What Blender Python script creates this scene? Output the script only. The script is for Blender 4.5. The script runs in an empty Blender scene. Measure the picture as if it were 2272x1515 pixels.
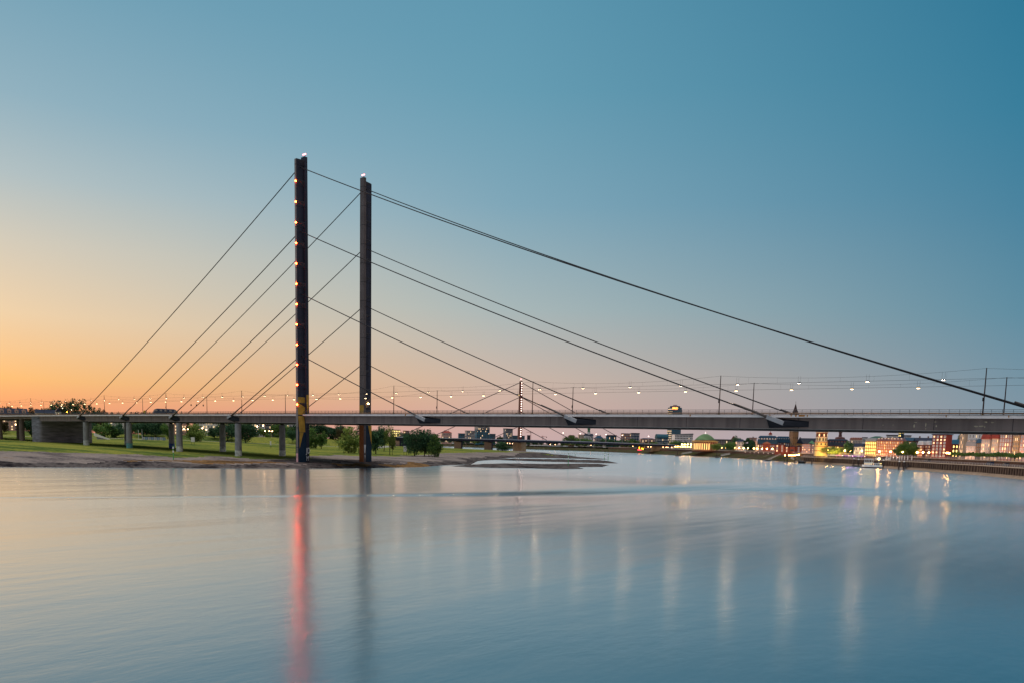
import bpy, math, random
import numpy as np
from mathutils import Matrix, Vector
random.seed(7); rng = np.random.default_rng(7)
S = bpy.context.scene
COL = S.collection
# ------------------------------------------------------------------ camera
CAM = dict(c=(266.515, -197.593, 11.345), yaw=.67797, pit=-.11474, rol=.0232, f=1801.51, py=1188.44)
def _basis():
    y, p, r = CAM['yaw'], CAM['pit'], CAM['rol']
    fw = np.array([-math.sin(y)*math.cos(p), math.cos(y)*math.cos(p), math.sin(p)])
    rr = np.array([math.cos(y), math.sin(y), 0.]); u = np.cross(rr, fw)
    return fw, math.cos(r)*rr+math.sin(r)*u, -math.sin(r)*rr+math.cos(r)*u
FW, RT, UP = _basis(); CC = np.array(CAM['c']); F = CAM['f']
def ray(x, y): return FW+RT*((x-1136)/F)+UP*((CAM['py']-y)/F)
def at(x, y, z=0.):                       # photo pixel -> point on the horizontal plane z
    d = ray(x, y); return CC+d*((z-CC[2])/d[2])
def deep(x, y, D): return CC+ray(x, y)*D   # photo pixel -> point at distance D
def onY(x, y, Y):
    d = ray(x, y); return CC+d*((Y-CC[1])/d[1])
cd = bpy.data.cameras.new('camera'); cam = bpy.data.objects.new('camera', cd); COL.objects.link(cam)
cd.sensor_width = 36; cd.lens = F/2272*36; cd.shift_y = (CAM['py']-757.5)/2272; cd.clip_end = 20000; cd.clip_start = .5
M4 = Matrix.Identity(4)
for i in range(3):
    M4[i][0], M4[i][1], M4[i][2], M4[i][3] = RT[i], UP[i], -FW[i], CC[i]
cam.matrix_world = M4; S.camera = cam
# ------------------------------------------------------------------ materials
def lin(c): return tuple(((v/255)/12.92 if v/255 <= .04045 else ((v/255+.055)/1.055)**2.4) for v in c)
_mats = {}
def mat(name, col, rough=.7, var=.25, scale=.6, metal=0., bump=0., col2=None, detail=4, stretch=None):
    if name in _mats: return _mats[name]
    m = bpy.data.materials.new(name); m.use_nodes = True; _mats[name] = m
    N, L = m.node_tree.nodes, m.node_tree.links; b = N['Principled BSDF']
    b.inputs['Roughness'].default_value = rough; b.inputs['Metallic'].default_value = metal; b.inputs['Specular IOR Level'].default_value = .5 if rough < .3 else .12
    tc = N.new('ShaderNodeTexCoord'); nz = N.new('ShaderNodeTexNoise'); nz.inputs['Scale'].default_value = scale; nz.inputs['Detail'].default_value = detail
    src = tc.outputs['Object']
    if stretch:
        mp = N.new('ShaderNodeMapping'); mp.inputs['Scale'].default_value = stretch; L.new(src, mp.inputs['Vector']); src = mp.outputs['Vector']
    L.new(src, nz.inputs['Vector'])
    rp = N.new('ShaderNodeValToRGB'); e = rp.color_ramp.elements
    e[0].position = .3; e[1].position = .7
    c2 = col2 or tuple(min(1, v*(1+var)) for v in col); c1 = tuple(v*(1-var) for v in col) if not col2 else col
    e[0].color = (*c1, 1); e[1].color = (*c2, 1)
    L.new(nz.outputs['Fac'], rp.inputs['Fac']); L.new(rp.outputs['Color'], b.inputs['Base Color'])
    if bump:
        bp = N.new('ShaderNodeBump'); bp.inputs['Strength'].default_value = .6; bp.inputs['Distance'].default_value = bump
        L.new(nz.outputs['Fac'], bp.inputs['Height']); L.new(bp.outputs['Normal'], b.inputs['Normal'])
    return m
def emit(name, col, strength):
    if name in _mats: return _mats[name]
    m = bpy.data.materials.new(name); m.use_nodes = True; _mats[name] = m
    b = m.node_tree.nodes['Principled BSDF']; b.inputs['Base Color'].default_value = (*col, 1)
    b.inputs['Emission Color'].default_value = (*col, 1); b.inputs['Emission Strength'].default_value = strength
    return m
def leafmat(name, c1, c2, c3):
    m = bpy.data.materials.new(name); m.use_nodes = True
    N, L = m.node_tree.nodes, m.node_tree.links; b = N['Principled BSDF']; b.inputs['Roughness'].default_value = .6; b.inputs['Specular IOR Level'].default_value = .1
    g = N.new('ShaderNodeNewGeometry'); r = N.new('ShaderNodeValToRGB'); e = r.color_ramp.elements
    e[0].color = (*c1, 1); e[1].color = (*c3, 1); k = e.new(.5); k.color = (*c2, 1)
    oi = N.new('ShaderNodeObjectInfo'); mx = N.new('ShaderNodeHueSaturation'); mr = N.new('ShaderNodeMapRange')
    mr.inputs['To Min'].default_value = .75; mr.inputs['To Max'].default_value = 1.3
    L.new(oi.outputs['Random'], mr.inputs['Value']); L.new(mr.outputs['Result'], mx.inputs['Value'])
    L.new(g.outputs['Random Per Island'], r.inputs['Fac']); L.new(r.outputs['Color'], mx.inputs['Color']); L.new(mx.outputs['Color'], b.inputs['Base Color'])
    tl = N.new('ShaderNodeBsdfTranslucent'); ms = N.new('ShaderNodeMixShader'); ms.inputs['Fac'].default_value = .25
    L.new(mx.outputs['Color'], tl.inputs['Color']); out = N['Material Output']
    L.new(b.outputs[0], ms.inputs[1]); L.new(tl.outputs[0], ms.inputs[2]); L.new(ms.outputs[0], out.inputs['Surface'])
    return m
# ------------------------------------------------------------------ mesh helper
class MB:
    def __init__(s): s.v = []; s.f = []; s.m = []
    def quad(s, a, b, c, d, k=0):
        n = len(s.v); s.v += [tuple(a), tuple(b), tuple(c), tuple(d)]; s.f.append((n, n+1, n+2, n+3)); s.m.append(k)
    def poly(s, pts, k=0):
        n = len(s.v); s.v += [tuple(p) for p in pts]; s.f.append(tuple(range(n, n+len(pts)))); s.m.append(k)
    def hexa(s, p, k=0):                   # 8 points: bottom ring 0-3, top ring 4-7
        n = len(s.v); s.v += [tuple(q) for q in p]
        for f in ((3, 2, 1, 0), (4, 5, 6, 7), (0, 1, 5, 4), (1, 2, 6, 5), (2, 3, 7, 6), (3, 0, 4, 7)):
            s.f.append(tuple(n+i for i in f)); s.m.append(k)
        return s
    def box(s, x0, x1, y0, y1, z0, z1, k=0):
        return s.hexa([(x0, y0, z0), (x1, y0, z0), (x1, y1, z0), (x0, y1, z0), (x0, y0, z1), (x1, y0, z1), (x1, y1, z1), (x0, y1, z1)], k)
    def prism(s, ring0, ring1, k=0, cap=True):
        n = len(s.v); q = len(ring0); s.v += [tuple(p) for p in ring0]+[tuple(p) for p in ring1]
        for i in range(q):
            j = (i+1) % q; s.f.append((n+i, n+j, n+q+j, n+q+i)); s.m.append(k)
        if cap:
            s.f.append(tuple(n+q-1-i for i in range(q))); s.m.append(k); s.f.append(tuple(n+q+i for i in range(q))); s.m.append(k)
        return s
    def tube(s, p0, p1, r0, r1=None, n=8, k=0, cap=True):
        p0, p1 = Vector(p0), Vector(p1); r1 = r0 if r1 is None else r1; d = (p1-p0).normalized()
        a = Vector((0, 0, 1)) if abs(d.z) < .9 else Vector((1, 0, 0)); u = d.cross(a).normalized(); w = d.cross(u)
        R = lambda p, r: [p+(u*math.cos(2*math.pi*i/n)+w*math.sin(2*math.pi*i/n))*r for i in range(n)]
        return s.prism(R(p0, r0), R(p1, r1), k, cap)
    def path(s, pts, r, n=6, k=0):
        for a, b in zip(pts[:-1], pts[1:]): s.tube(a, b, r, r, n, k, cap=False)
        return s
    def lathe(s, prof, n=16, k=0, c=(0, 0)):
        for (r0, z0), (r1, z1) in zip(prof[:-1], prof[1:]):
            A = [(c[0]+r0*math.cos(2*math.pi*i/n), c[1]+r0*math.sin(2*math.pi*i/n), z0) for i in range(n)]
            B = [(c[0]+r1*math.cos(2*math.pi*i/n), c[1]+r1*math.sin(2*math.pi*i/n), z1) for i in range(n)]
            for i in range(n):
                j = (i+1) % n; s.quad(A[i], A[j], B[j], B[i], k)
        return s
    def ball(s, c, r, n=8, m=5, k=0, sz=1.):
        prof = [(max(1e-3, r*math.sin(math.pi*i/m)), c[2]-r*sz*math.cos(math.pi*i/m)) for i in range(m+1)]
        return s.lathe(prof, n, k, (c[0], c[1]))
    def mesh(s, name, mats, smooth=False):
        me = bpy.data.meshes.new(name); me.from_pydata(s.v, [], s.f)
        for q in (mats if isinstance(mats, (list, tuple)) else [mats]): me.materials.append(q)
        if len(me.materials) > 1: me.polygons.foreach_set('material_index', s.m)
        if smooth: me.polygons.foreach_set('use_smooth', [True]*len(me.polygons))
        me.update(); return me
    def build(s, name, mats, parent=None, smooth=False):
        return add(name, s.mesh(name, mats, smooth), parent)
def add(name, me, parent=None, loc=None, rz=0, sc=None):
    o = bpy.data.objects.new(name, me); COL.objects.link(o)
    if parent is not None: o.parent = parent
    if loc is not None: o.location = [float(v) for v in loc]
    if rz: o.rotation_euler = (0, 0, rz)
    if sc is not None: o.scale = sc if isinstance(sc, (tuple, list)) else (sc, sc, sc)
    return o
def tag(o, label, cat, group=None):
    o['label'] = label; o['category'] = cat
    if group: o['group'] = group
    return o
def thing(name, label, cat, loc=(0, 0, 0), rz=0, group=None, sc=None):
    return tag(add(name, None, None, loc, rz, sc), label, cat, group)
def struct(o): o['kind'] = 'structure'; return o
def dup(root, loc=None, rz=None, sc=None, label=None):
    r = root.copy(); COL.objects.link(r)
    if loc is not None: r.location = [float(v) for v in loc]
    if rz is not None: r.rotation_euler = (0, 0, rz)
    if sc is not None: r.scale = sc if isinstance(sc, (tuple, list)) else (sc, sc, sc)
    if label: r['label'] = label
    for ch in list(root.children):
        c = ch.copy(); COL.objects.link(c); c.parent = r
        for g in list(ch.children):
            d = g.copy(); COL.objects.link(d); d.parent = c
    return r
def text(body, size, m, parent, mtx, name='lettering', ext=.03):
    cu = bpy.data.curves.new(name, 'FONT'); cu.body = body; cu.size = size; cu.extrude = ext; cu.align_x = 'CENTER'; cu.align_y = 'CENTER'
    cu.materials.append(m); t_ = bpy.data.objects.new('tmp', cu); me = bpy.data.meshes.new_from_object(t_); bpy.data.objects.remove(t_); me.name = name
    o = bpy.data.objects.new(name, me); COL.objects.link(o); o.parent = parent; o.matrix_local = mtx; return o
# ------------------------------------------------------------------ sky and light
W = bpy.data.worlds.new('World'); S.world = W; W.use_nodes = True
N, L = W.node_tree.nodes, W.node_tree.links; N.clear()
def nd(t, **k):
    n = N.new(t)
    for a, b in k.items(): setattr(n, a, b)
    return n
def mth(op, a, b=None, c=None):
    n = nd('ShaderNodeMath', operation=op)
    for i, v in enumerate((a, b, c)):
        if v is None: continue
        if isinstance(v, (int, float)): n.inputs[i].default_value = v
        else: L.new(v, n.inputs[i])
    return n.outputs[0]
SUN_AZ = math.radians(86)                # left of +Y : the sun sets behind the left end of the bridge
sx, sy = -math.sin(SUN_AZ), math.cos(SUN_AZ)
tc = nd('ShaderNodeTexCoord'); sp = nd('ShaderNodeSeparateXYZ'); L.new(tc.outputs['Generated'], sp.inputs[0])
X, Y, Z = sp.outputs
hl = mth('MAXIMUM', mth('SQRT', mth('ADD', mth('MULTIPLY', X, X), mth('MULTIPLY', Y, Y))), 1e-4)
az = mth('DIVIDE', mth('ADD', mth('MULTIPLY', X, sx), mth('MULTIPLY', Y, sy)), hl)   # 1 towards the sunset, -1 away
nzs = nd('ShaderNodeTexNoise'); nzs.inputs['Scale'].default_value = 1.6; nzs.inputs['Detail'].default_value = 3
mps = nd('ShaderNodeMapping'); mps.inputs['Scale'].default_value = (1, 1, 6); L.new(tc.outputs['Generated'], mps.inputs[0]); L.new(mps.outputs[0], nzs.inputs['Vector'])
zz = mth('ADD', mth('MAXIMUM', Z, 0.), mth('MULTIPLY', mth('SUBTRACT', nzs.outputs['Fac'], .5), .012))
def ramp(stops):
    r = nd('ShaderNodeValToRGB'); e = r.color_ramp.elements
    r.color_ramp.interpolation = 'LINEAR'
    while len(e) < len(stops): e.new(.5)
    for k, (p, c) in zip(e, stops): k.position = p
    for k, (p, c) in zip(e, stops): k.color = (*lin(c), 1)
    L.new(zz, r.inputs['Fac']); return r.outputs['Color']
RW = ramp([(0, (222, 138, 116)), (.03, (232, 154, 112)), (.055, (234, 178, 116)), (.12, (224, 199, 166)), (.19, (200, 196, 183)), (.25, (168, 187, 193)), (.32, (136, 173, 190)), (.42, (108, 158, 181)), (.62, (82, 138, 168)), (1, (80, 130, 160))])
RM = ramp([(0, (204, 172, 170)), (.045, (206, 174, 163)), (.075, (202, 180, 167)), (.156, (166, 181, 183)), (.267, (124, 165, 184)), (.378, (99, 155, 178)), (.545, (80, 143, 170)), (1, (70, 125, 160))])
RE = ramp([(0, (156, 164, 178)), (.05, (124, 148, 164)), (.144, (92, 139, 161)), (.238, (68, 129, 158)), (.33, (48, 123, 154)), (.47, (31, 113, 146)), (1, (40, 105, 145))])
def mixc(f, a, b, typ='MIX'):
    n = nd('ShaderNodeMix', data_type='RGBA', blend_type=typ)
    if isinstance(f, float): n.inputs[0].default_value = f
    else: L.new(f, n.inputs[0])
    L.new(a, n.inputs[6]); L.new(b, n.inputs[7]); return n.outputs[2]
def mrange(v, a, b, c=0., d=1., t='LINEAR'):
    n = nd('ShaderNodeMapRange', interpolation_type=t)
    for i, q in enumerate((a, b, c, d)): n.inputs[i+1].default_value = q
    L.new(v, n.inputs[0]); return n.outputs[0]
c1 = mixc(mrange(az, .2, .69), RE, RM); c2 = mixc(mrange(az, .69, .97), c1, RW)
back = ramp([(0, (196, 176, 172)), (.2, (190, 180, 182)), (.5, (170, 178, 190)), (1, (205, 200, 196))])
c2 = mixc(mrange(az, .12, -.35), c2, back); c2 = mixc(mrange(Z, .68, .85, 0., 1., 'SMOOTHSTEP'), c2, back)
gain = mth('MULTIPLY', mrange(Z, .74, .95, 1., 6.5, 'SMOOTHSTEP'), mrange(az, -.9, .1, .55, 1.))  # overhead sky boosted out of view to brighten ground and facades
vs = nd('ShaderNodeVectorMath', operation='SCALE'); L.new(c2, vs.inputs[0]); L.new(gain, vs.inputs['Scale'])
sky = nd('ShaderNodeTexSky', sky_type='NISHITA'); sky.sun_disc = False; sky.sun_elevation = math.radians(3); sky.sun_rotation = -SUN_AZ; sky.dust_density = 2.
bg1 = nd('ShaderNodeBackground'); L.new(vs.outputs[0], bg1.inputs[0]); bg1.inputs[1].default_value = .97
bg2 = nd('ShaderNodeBackground'); L.new(sky.outputs[0], bg2.inputs[0]); bg2.inputs[1].default_value = .012
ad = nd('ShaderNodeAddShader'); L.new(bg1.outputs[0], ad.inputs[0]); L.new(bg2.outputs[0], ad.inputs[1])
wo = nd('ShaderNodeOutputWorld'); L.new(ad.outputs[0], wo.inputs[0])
sd = bpy.data.lights.new('sun', 'SUN'); sd.energy = 1.6; sd.angle = math.radians(6); sd.color = (1, .62, .36)
so = bpy.data.objects.new('sun', sd); COL.objects.link(so)
sdir = Vector((sx*math.cos(math.radians(5)), sy*math.cos(math.radians(5)), math.sin(math.radians(5))))
so.rotation_euler = sdir.to_track_quat('Z', 'Y').to_euler()
S.view_settings.view_transform = 'Standard'; S.view_settings.look = 'None'; S.view_settings.exposure = 0; S.view_settings.gamma = 1
S.cycles.use_denoising = True; S.cycles.max_bounces = 6; S.cycles.sample_clamp_indirect = 3
# ------------------------------------------------------------------ common materials
M = dict(
    steel_dark=mat('dark_pylon_steel', (.03, .034, .054), .55, .35, .5, stretch=(1.5, 1.5, .07)), steel_edge_lit=mat('lit_edge_steel', (.23, .2, .19), .6, .15, .2),
    web=mat('girder_paint', (.205, .158, .146), .6, .2, .5, stretch=(1.3, 1., .06)), fascia=mat('fascia_paint', (.74, .68, .67), .6, .1, .4),
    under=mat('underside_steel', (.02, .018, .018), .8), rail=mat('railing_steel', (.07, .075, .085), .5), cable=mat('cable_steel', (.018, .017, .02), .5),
    conc=mat('pier_concrete', (.27, .275, .285), .8, .2, .5, bump=.02), conc_paint=mat('pier_foot_paint', (.5, .52, .5), .8, .5, .9), teal=mat('teal_foot_paint', (.12, .3, .3), .8, .3, .8), navyp=mat('blue_foot_paint', (.06, .1, .3), .8, .3, .8),
    masonry=mat('abutment_masonry', (.19, .185, .21), .9, .35, .5, bump=.1, stretch=(.4, .4, 2.)),
    yellow=mat('yellow_paint', (.42, .25, .045), .6, .2, .5), blue=mat('navy_paint', (.01, .03, .06), .5, .25, .4), rust=mat('orange_paint', (.36, .13, .05), .7, .2, .3),
    white=mat('white_paint', (.75, .75, .74), .6, .08, .6), graf=mat('graffiti_white', (.7, .72, .75), .7, .15, 2.), pink=mat('pink_paint', (.75, .4, .4), .7, .3, .7),
    black=mat('black_steel', (.02, .02, .022), .5), trunk=mat('bark', (.05, .036, .025), .9, .3, 3.), greenp=mat('green_paint', (.03, .3, .09), .6, .2, 1.),
    wood=mat('pile_timber', (.06, .045, .04), .85, .3, .6), glass=mat('dark_window_glass', (.03, .04, .06), .15, .2, .4), frame=mat('window_frame', (.5, .46, .44), .6, .08, .5))
E_RED = emit('red_lamp', (1, .06, .008), 110.); E_TOP = emit('beacon', (1, .2, .22), 7.); E_HANG = emit('warm_lamp', (1, .66, .32), 9.); E_HANG2 = emit('pale_lamp', (1, .68, .38), 300.)
E_SOD = emit('sodium_lamp', (1, .5, .14), 90.); E_WIN = emit('lit_window', (1, .68, .36), 1.3); E_WINY = emit('lit_window_yellow', (1, .72, .22), 3.); E_WHITE = emit('white_lamp', (1, .72, .6), 5.)
def lit(n, c, s): return emit(n, c, s)
# ------------------------------------------------------------------ terrain
def dist_poly(P, poly):                   # signed distance, positive inside
    poly = np.asarray(poly)[:, :2]; d = np.full(len(P), 1e9); ins = np.zeros(len(P), bool)
    for a, b in zip(poly, np.roll(poly, -1, 0)):
        ab = b-a; t = np.clip(((P-a)@ab)/(ab@ab+1e-9), 0, 1); q = a+t[:, None]*ab
        d = np.minimum(d, np.hypot(*(P-q).T))
        c = (a[1] > P[:, 1]) != (b[1] > P[:, 1]); xi = a[0]+(P[:, 1]-a[1])*(b[0]-a[0])/((b[1]-a[1]) or 1e-9)
        ins ^= c & (P[:, 0] < xi)
    return np.where(ins, d, -d)
def dist_line(P, ln):
    ln = np.asarray(ln)[:, :2]; d = np.full(len(P), 1e9); sg = np.zeros(len(P))
    for a, b in zip(ln[:-1], ln[1:]):
        ab = b-a; t = np.clip(((P-a)@ab)/(ab@ab+1e-9), 0, 1); q = a+t[:, None]*ab
        e = np.hypot(*(P-q).T); s_ = np.sign(ab[0]*(P[:, 1]-a[1])-ab[1]*(P[:, 0]-a[0])); m = e < d; d = np.where(m, e, d); sg = np.where(m, s_, sg)
    return d*sg
def vnoise(P, s, seed=0):                # smooth value noise
    r = np.random.default_rng(seed).random((64, 64)); q = P/s; i = np.floor(q).astype(int); f = q-i; f = f*f*(3-2*f)
    g = lambda a, b: r[a % 64, b % 64]
    return (g(i[:, 0], i[:, 1])*(1-f[:, 0])+g(i[:, 0]+1, i[:, 1])*f[:, 0])*(1-f[:, 1])+(g(i[:, 0], i[:, 1]+1)*(1-f[:, 0])+g(i[:, 0]+1, i[:, 1]+1)*f[:, 0])*f[:, 1]
shore_px = [(-500, 1031), (-250, 1033), (0, 1035), (200, 1036), (400, 1037.2), (560, 1037.6), (660, 1038), (730, 1038), (810, 1037.5), (870, 1036.2), (935, 1035.2), (955, 1033.5), (985, 1031), (1045, 1029.5), (1060, 1022), (1130, 1015), (1195, 1012.5), (1245, 1010.8), (1222, 1006), (1150, 1002.6), (1090, 1000), (1040, 997.5), (1000, 994.5)]
LAND = [at(x, y)[:2] for x, y in shore_px]
a0 = LAND[0]; LAND = [(-200, -700), (a0[0]-40, a0[1]-120)]+LAND+[(-750, 760), (-1000, 880), (-1700, 1050), (-4500, 1500), (-7000, 1500), (-7000, -700)]
grass_px = [(-500, 990), (-250, 996), (0, 1001), (120, 1003), (200, 1005), (300, 1009.5), (400, 1014), (470, 1013), (560, 1017), (640, 1019.5), (690, 1014), (740, 1012), (800, 1014.5), (870, 1013.5), (930, 1010), (985, 1006), (1060, 1004.6), (1130, 1003.4), (1190, 1004), (1238, 1008.3), (1222, 1006), (1150, 1002.2), (1090, 999.6), (1040, 997), (1000, 994)]
GRASS = [at(x, y, 2.9 if x < 300 else (2.5 if x < 600 else 2.0))[:2] for x, y in grass_px]
GRASS = [(-300, -700)]+GRASS+[(-750, 755), (-1000, 875), (-1700, 1045), (-4500, 1490), (-7000, 1490), (-7000, -700)]
foot_px = [(-400, 953), (-200, 958), (0, 964), (100, 965.5), (200, 968), (300, 970.5), (400, 973), (500, 975.8), (600, 978), (700, 980.5), (780, 983), (860, 986.5)]
DZ = 7.4
FOOT = [deep(x, y, 690)[:2] for x, y in foot_px[:-1]]+[deep(812, 984, 800)[:2], deep(850, 982, 1000)[:2], deep(880, 980, 1300)[:2], (-1500, 860), (-4500, 1300), (-7000, 1350)]
DYKE = [(-7000, float(FOOT[0][1])-300)]+[tuple(p) for p in FOOT]
SPITS = [[(1000, 1033.5), (1025, 1031), (1100, 1028.5), (1180, 1029.5), (1245, 1030.5), (1272, 1033), (1298, 1039), (1250, 1040), (1180, 1038), (1100, 1037), (1040, 1035.5)],
         [(1190, 1029), (1290, 1027.8), (1340, 1029.3), (1353, 1031), (1338, 1035), (1285, 1035.5), (1250, 1032.5), (1200, 1031)],
         [(1060, 1021.4), (1110, 1017.5), (1200, 1018.6), (1300, 1020.6), (1340, 1021), (1357, 1023), (1374, 1027), (1340, 1026.6), (1280, 1025), (1190, 1022.6), (1100, 1019.4)],
         [(1150, 1009), (1180, 1008.5), (1260, 1011), (1300, 1014), (1356, 1018), (1335, 1018.4), (1280, 1016.6), (1200, 1015.2), (1140, 1014.6)],
         [(1195, 1005.2), (1250, 1008), (1284, 1011.3), (1250, 1011.2), (1200, 1009.6)]]
SP = [[at(x, y)[:2] for x, y in s] for s in SPITS]
def land_height(P):
    d = dist_poly(P, LAND); df = dist_poly(P, DYKE)      # df > 0 on the land side of the dyke foot
    n = vnoise(P, 14, 1)+.5*vnoise(P, 5, 2)-.75
    t = np.clip(d, 0, None); fr = np.clip(t/(t+np.clip(-df, 0, None)+1e-6), 0, 1)
    z = 2.0*(1-np.exp(-t/7.))+(DZ-2.0)*np.clip((fr-.03)/.97, 0, 1)**.85
    z = np.minimum(z, 2.0*(1-np.exp(-t/7.))+.0185*np.clip(t-12, 0, None))
    z += n*.35*np.clip(t/4, 0, 1)*np.exp(-t/60)+.25*(vnoise(P, 40, 3)-.5)*np.clip(t/30, 0, 1)
    crest = 11.6+1.2*np.clip((-P[:, 1]+50)/300, -0.5, 1)
    up = np.clip(df/26, 0, 1); up = up*up*(3-2*up)
    near_dyke = np.clip((1000-np.hypot(P[:, 0]+0, P[:, 1]-0))/200, 0, 1)
    z = np.where(df > 0, DZ+(crest-DZ)*up, z)
    z = np.where(d < 0, np.maximum(-1.5, d*.3), z)
    for k, s in enumerate(SP):
        ds = dist_poly(P, s); h = (.75 if k in (0, 2) else .5)*(1-np.exp(-np.clip(ds, 0, None)/5.))*(.6+.8*vnoise(P, 3.5, 20+k))
        z = np.where(ds > 0, np.maximum(z, h), z)
    return z, d, df
xs = np.arange(-420, 1420, 4.); 
rad = [225.]
while rad[-1] < 1700: rad.append(rad[-1]*1.0075+.2)
rad += [1900, 2300, 3000, 4200, 6500]
rad = np.array(rad); dirs = np.array([ray(x, 980)[:2] for x in xs])
GX = CC[0]+np.outer(rad, dirs[:, 0]); GY = CC[1]+np.outer(rad, dirs[:, 1])
PP = np.stack([GX.ravel(), GY.ravel()], 1); ZZ, DD, DF = land_height(PP); GD = dist_poly(PP, GRASS)
nr, nc = GX.shape
jit = (vnoise(PP, 9, 5)-.5)*14+(vnoise(PP, 2.5, 6)-.5)*7
cls = np.where(GD+jit*np.clip(1-np.abs(GD)/60, 0, 1) > 0, 1, 0)
spit = np.max([dist_poly(PP, q) for q in SP], 0); wet = ((DD < 8+(vnoise(PP, 11, 8)-.5)*9) | (spit > 0)) & (cls == 0)
alg = (cls == 0) & (PP[:, 1] > -62) & (PP[:, 1] < 62) & (np.abs(DD-6-(PP[:, 1] < 5)*5-(vnoise(PP, 13, 9)-.5)*14) < 5*vnoise(PP, 17, 19)+1.)
round_pylon = np.minimum(np.hypot(PP[:, 0], PP[:, 1]), np.hypot(PP[:, 0], PP[:, 1]-32)) < 13+(vnoise(PP, 5, 12)-.5)*8
cls = np.where(wet | (round_pylon & (cls == 0)), 3, cls); cls = np.where(alg & ~round_pylon, 4, cls)
cls = np.where((DF > -26) & (DF < -15) & (cls == 1), 2, cls); cls = np.where((DF > 27) & (DF < 36), 2, cls)
idx = np.arange(nr*nc).reshape(nr, nc)
FC = np.stack([idx[:-1, :-1], idx[:-1, 1:], idx[1:, 1:], idx[1:, :-1]], -1).reshape(-1, 4)
fz = ZZ[FC].max(1); fc = cls[FC[:, 0]]
def submesh(name, m, sel):
    fcs = FC[sel]; u, inv = np.unique(fcs, return_inverse=True); inv = inv.reshape(-1, 4)
    me = bpy.data.meshes.new(name); me.from_pydata(np.column_stack([PP[u], ZZ[u]]).tolist(), [], inv[:, ::-1].tolist()); me.materials.append(m)
    me.polygons.foreach_set('use_smooth', [True]*len(me.polygons)); me.update(); return struct(add(name, me))
def groundmat(name, cols, scale, bump, s2=None, pos=None, stretch=(1, 1, 1), rot=0.):
    m = bpy.data.materials.new(name); m.use_nodes = True; N, L = m.node_tree.nodes, m.node_tree.links; b = N['Principled BSDF']
    b.inputs['Roughness'].default_value = .9; b.inputs['Specular IOR Level'].default_value = 0.; tc = N.new('ShaderNodeTexCoord')
    mp = N.new('ShaderNodeMapping'); mp.inputs['Scale'].default_value = stretch; mp.inputs['Rotation'].default_value = (0, 0, -math.radians(rot)); L.new(tc.outputs['Object'], mp.inputs[0])
    n1 = N.new('ShaderNodeTexNoise'); n1.inputs['Scale'].default_value = scale; n1.inputs['Detail'].default_value = 5; n1.inputs['Roughness'].default_value = .6; L.new(mp.outputs[0], n1.inputs['Vector'])
    n2 = N.new('ShaderNodeTexNoise'); n2.inputs['Scale'].default_value = s2 or scale*12; n2.inputs['Detail'].default_value = 4; L.new(tc.outputs['Object'], n2.inputs['Vector'])
    r = N.new('ShaderNodeValToRGB'); e = r.color_ramp.elements
    while len(e) < len(cols): e.new(.5)
    for i, k in enumerate(e): k.position = (pos[i] if pos else .3+.4*i/(len(cols)-1))
    for i, k in enumerate(e): k.color = (*cols[i], 1)
    mx = N.new('ShaderNodeMath'); mx.operation = 'MULTIPLY_ADD'; mx.inputs[1].default_value = .45; L.new(n2.outputs['Fac'], mx.inputs[0])
    m2 = N.new('ShaderNodeMath'); m2.operation = 'MULTIPLY_ADD'; m2.inputs[1].default_value = .9; m2.inputs[2].default_value = -.175; L.new(n1.outputs['Fac'], m2.inputs[0]); L.new(m2.outputs[0], mx.inputs[2])
    L.new(mx.outputs[0], r.inputs['Fac']); L.new(r.outputs['Color'], b.inputs['Base Color'])
    bp = N.new('ShaderNodeBump'); bp.inputs['Distance'].default_value = bump; L.new(n2.outputs['Fac'], bp.inputs['Height']); L.new(bp.outputs['Normal'], b.inputs['Normal'])
    return m
g_grass = groundmat('meadow_grass', [(.04, .068, .02), (.095, .125, .03), (.2, .195, .04), (.12, .145, .035)], .045, .2, .5, pos=[.36, .47, .56, .66], stretch=(.22, 1.5, 1), rot=38.)
g_gravel = groundmat('gravel_shore', [(.045, .038, .04), (.14, .118, .112), (.22, .185, .165), (.18, .135, .105)], .06, .5, .8, stretch=(.5, 1.3, 1), rot=38.)
g_wet = groundmat('wet_rock', [(.012, .011, .014), (.04, .034, .034), (.11, .095, .09), (.03, .026, .028)], .12, .8, .7)
g_algae = groundmat('algae_gravel', [(.03, .02, .014), (.1, .06, .03), (.2, .115, .05), (.06, .04, .026)], .09, .5, .9)
g_path = groundmat('pale_path', [(.2, .2, .16), (.28, .27, .22)], .2, .02)
submesh('gravel_shore', g_gravel, (fz > -.4) & (fc == 0)); submesh('meadow', g_grass, (fz > -.4) & (fc == 1)); submesh('path', g_path, (fz > -.4) & (fc == 2)); submesh('rocky_shore', g_wet, (fz > -.4) & (fc == 3)); submesh('algae_shore', g_algae, (fz > -.4) & (fc == 4))
def ground_z(x, y): return float(land_height(np.array([[x, y]], float))[0][0])
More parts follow.
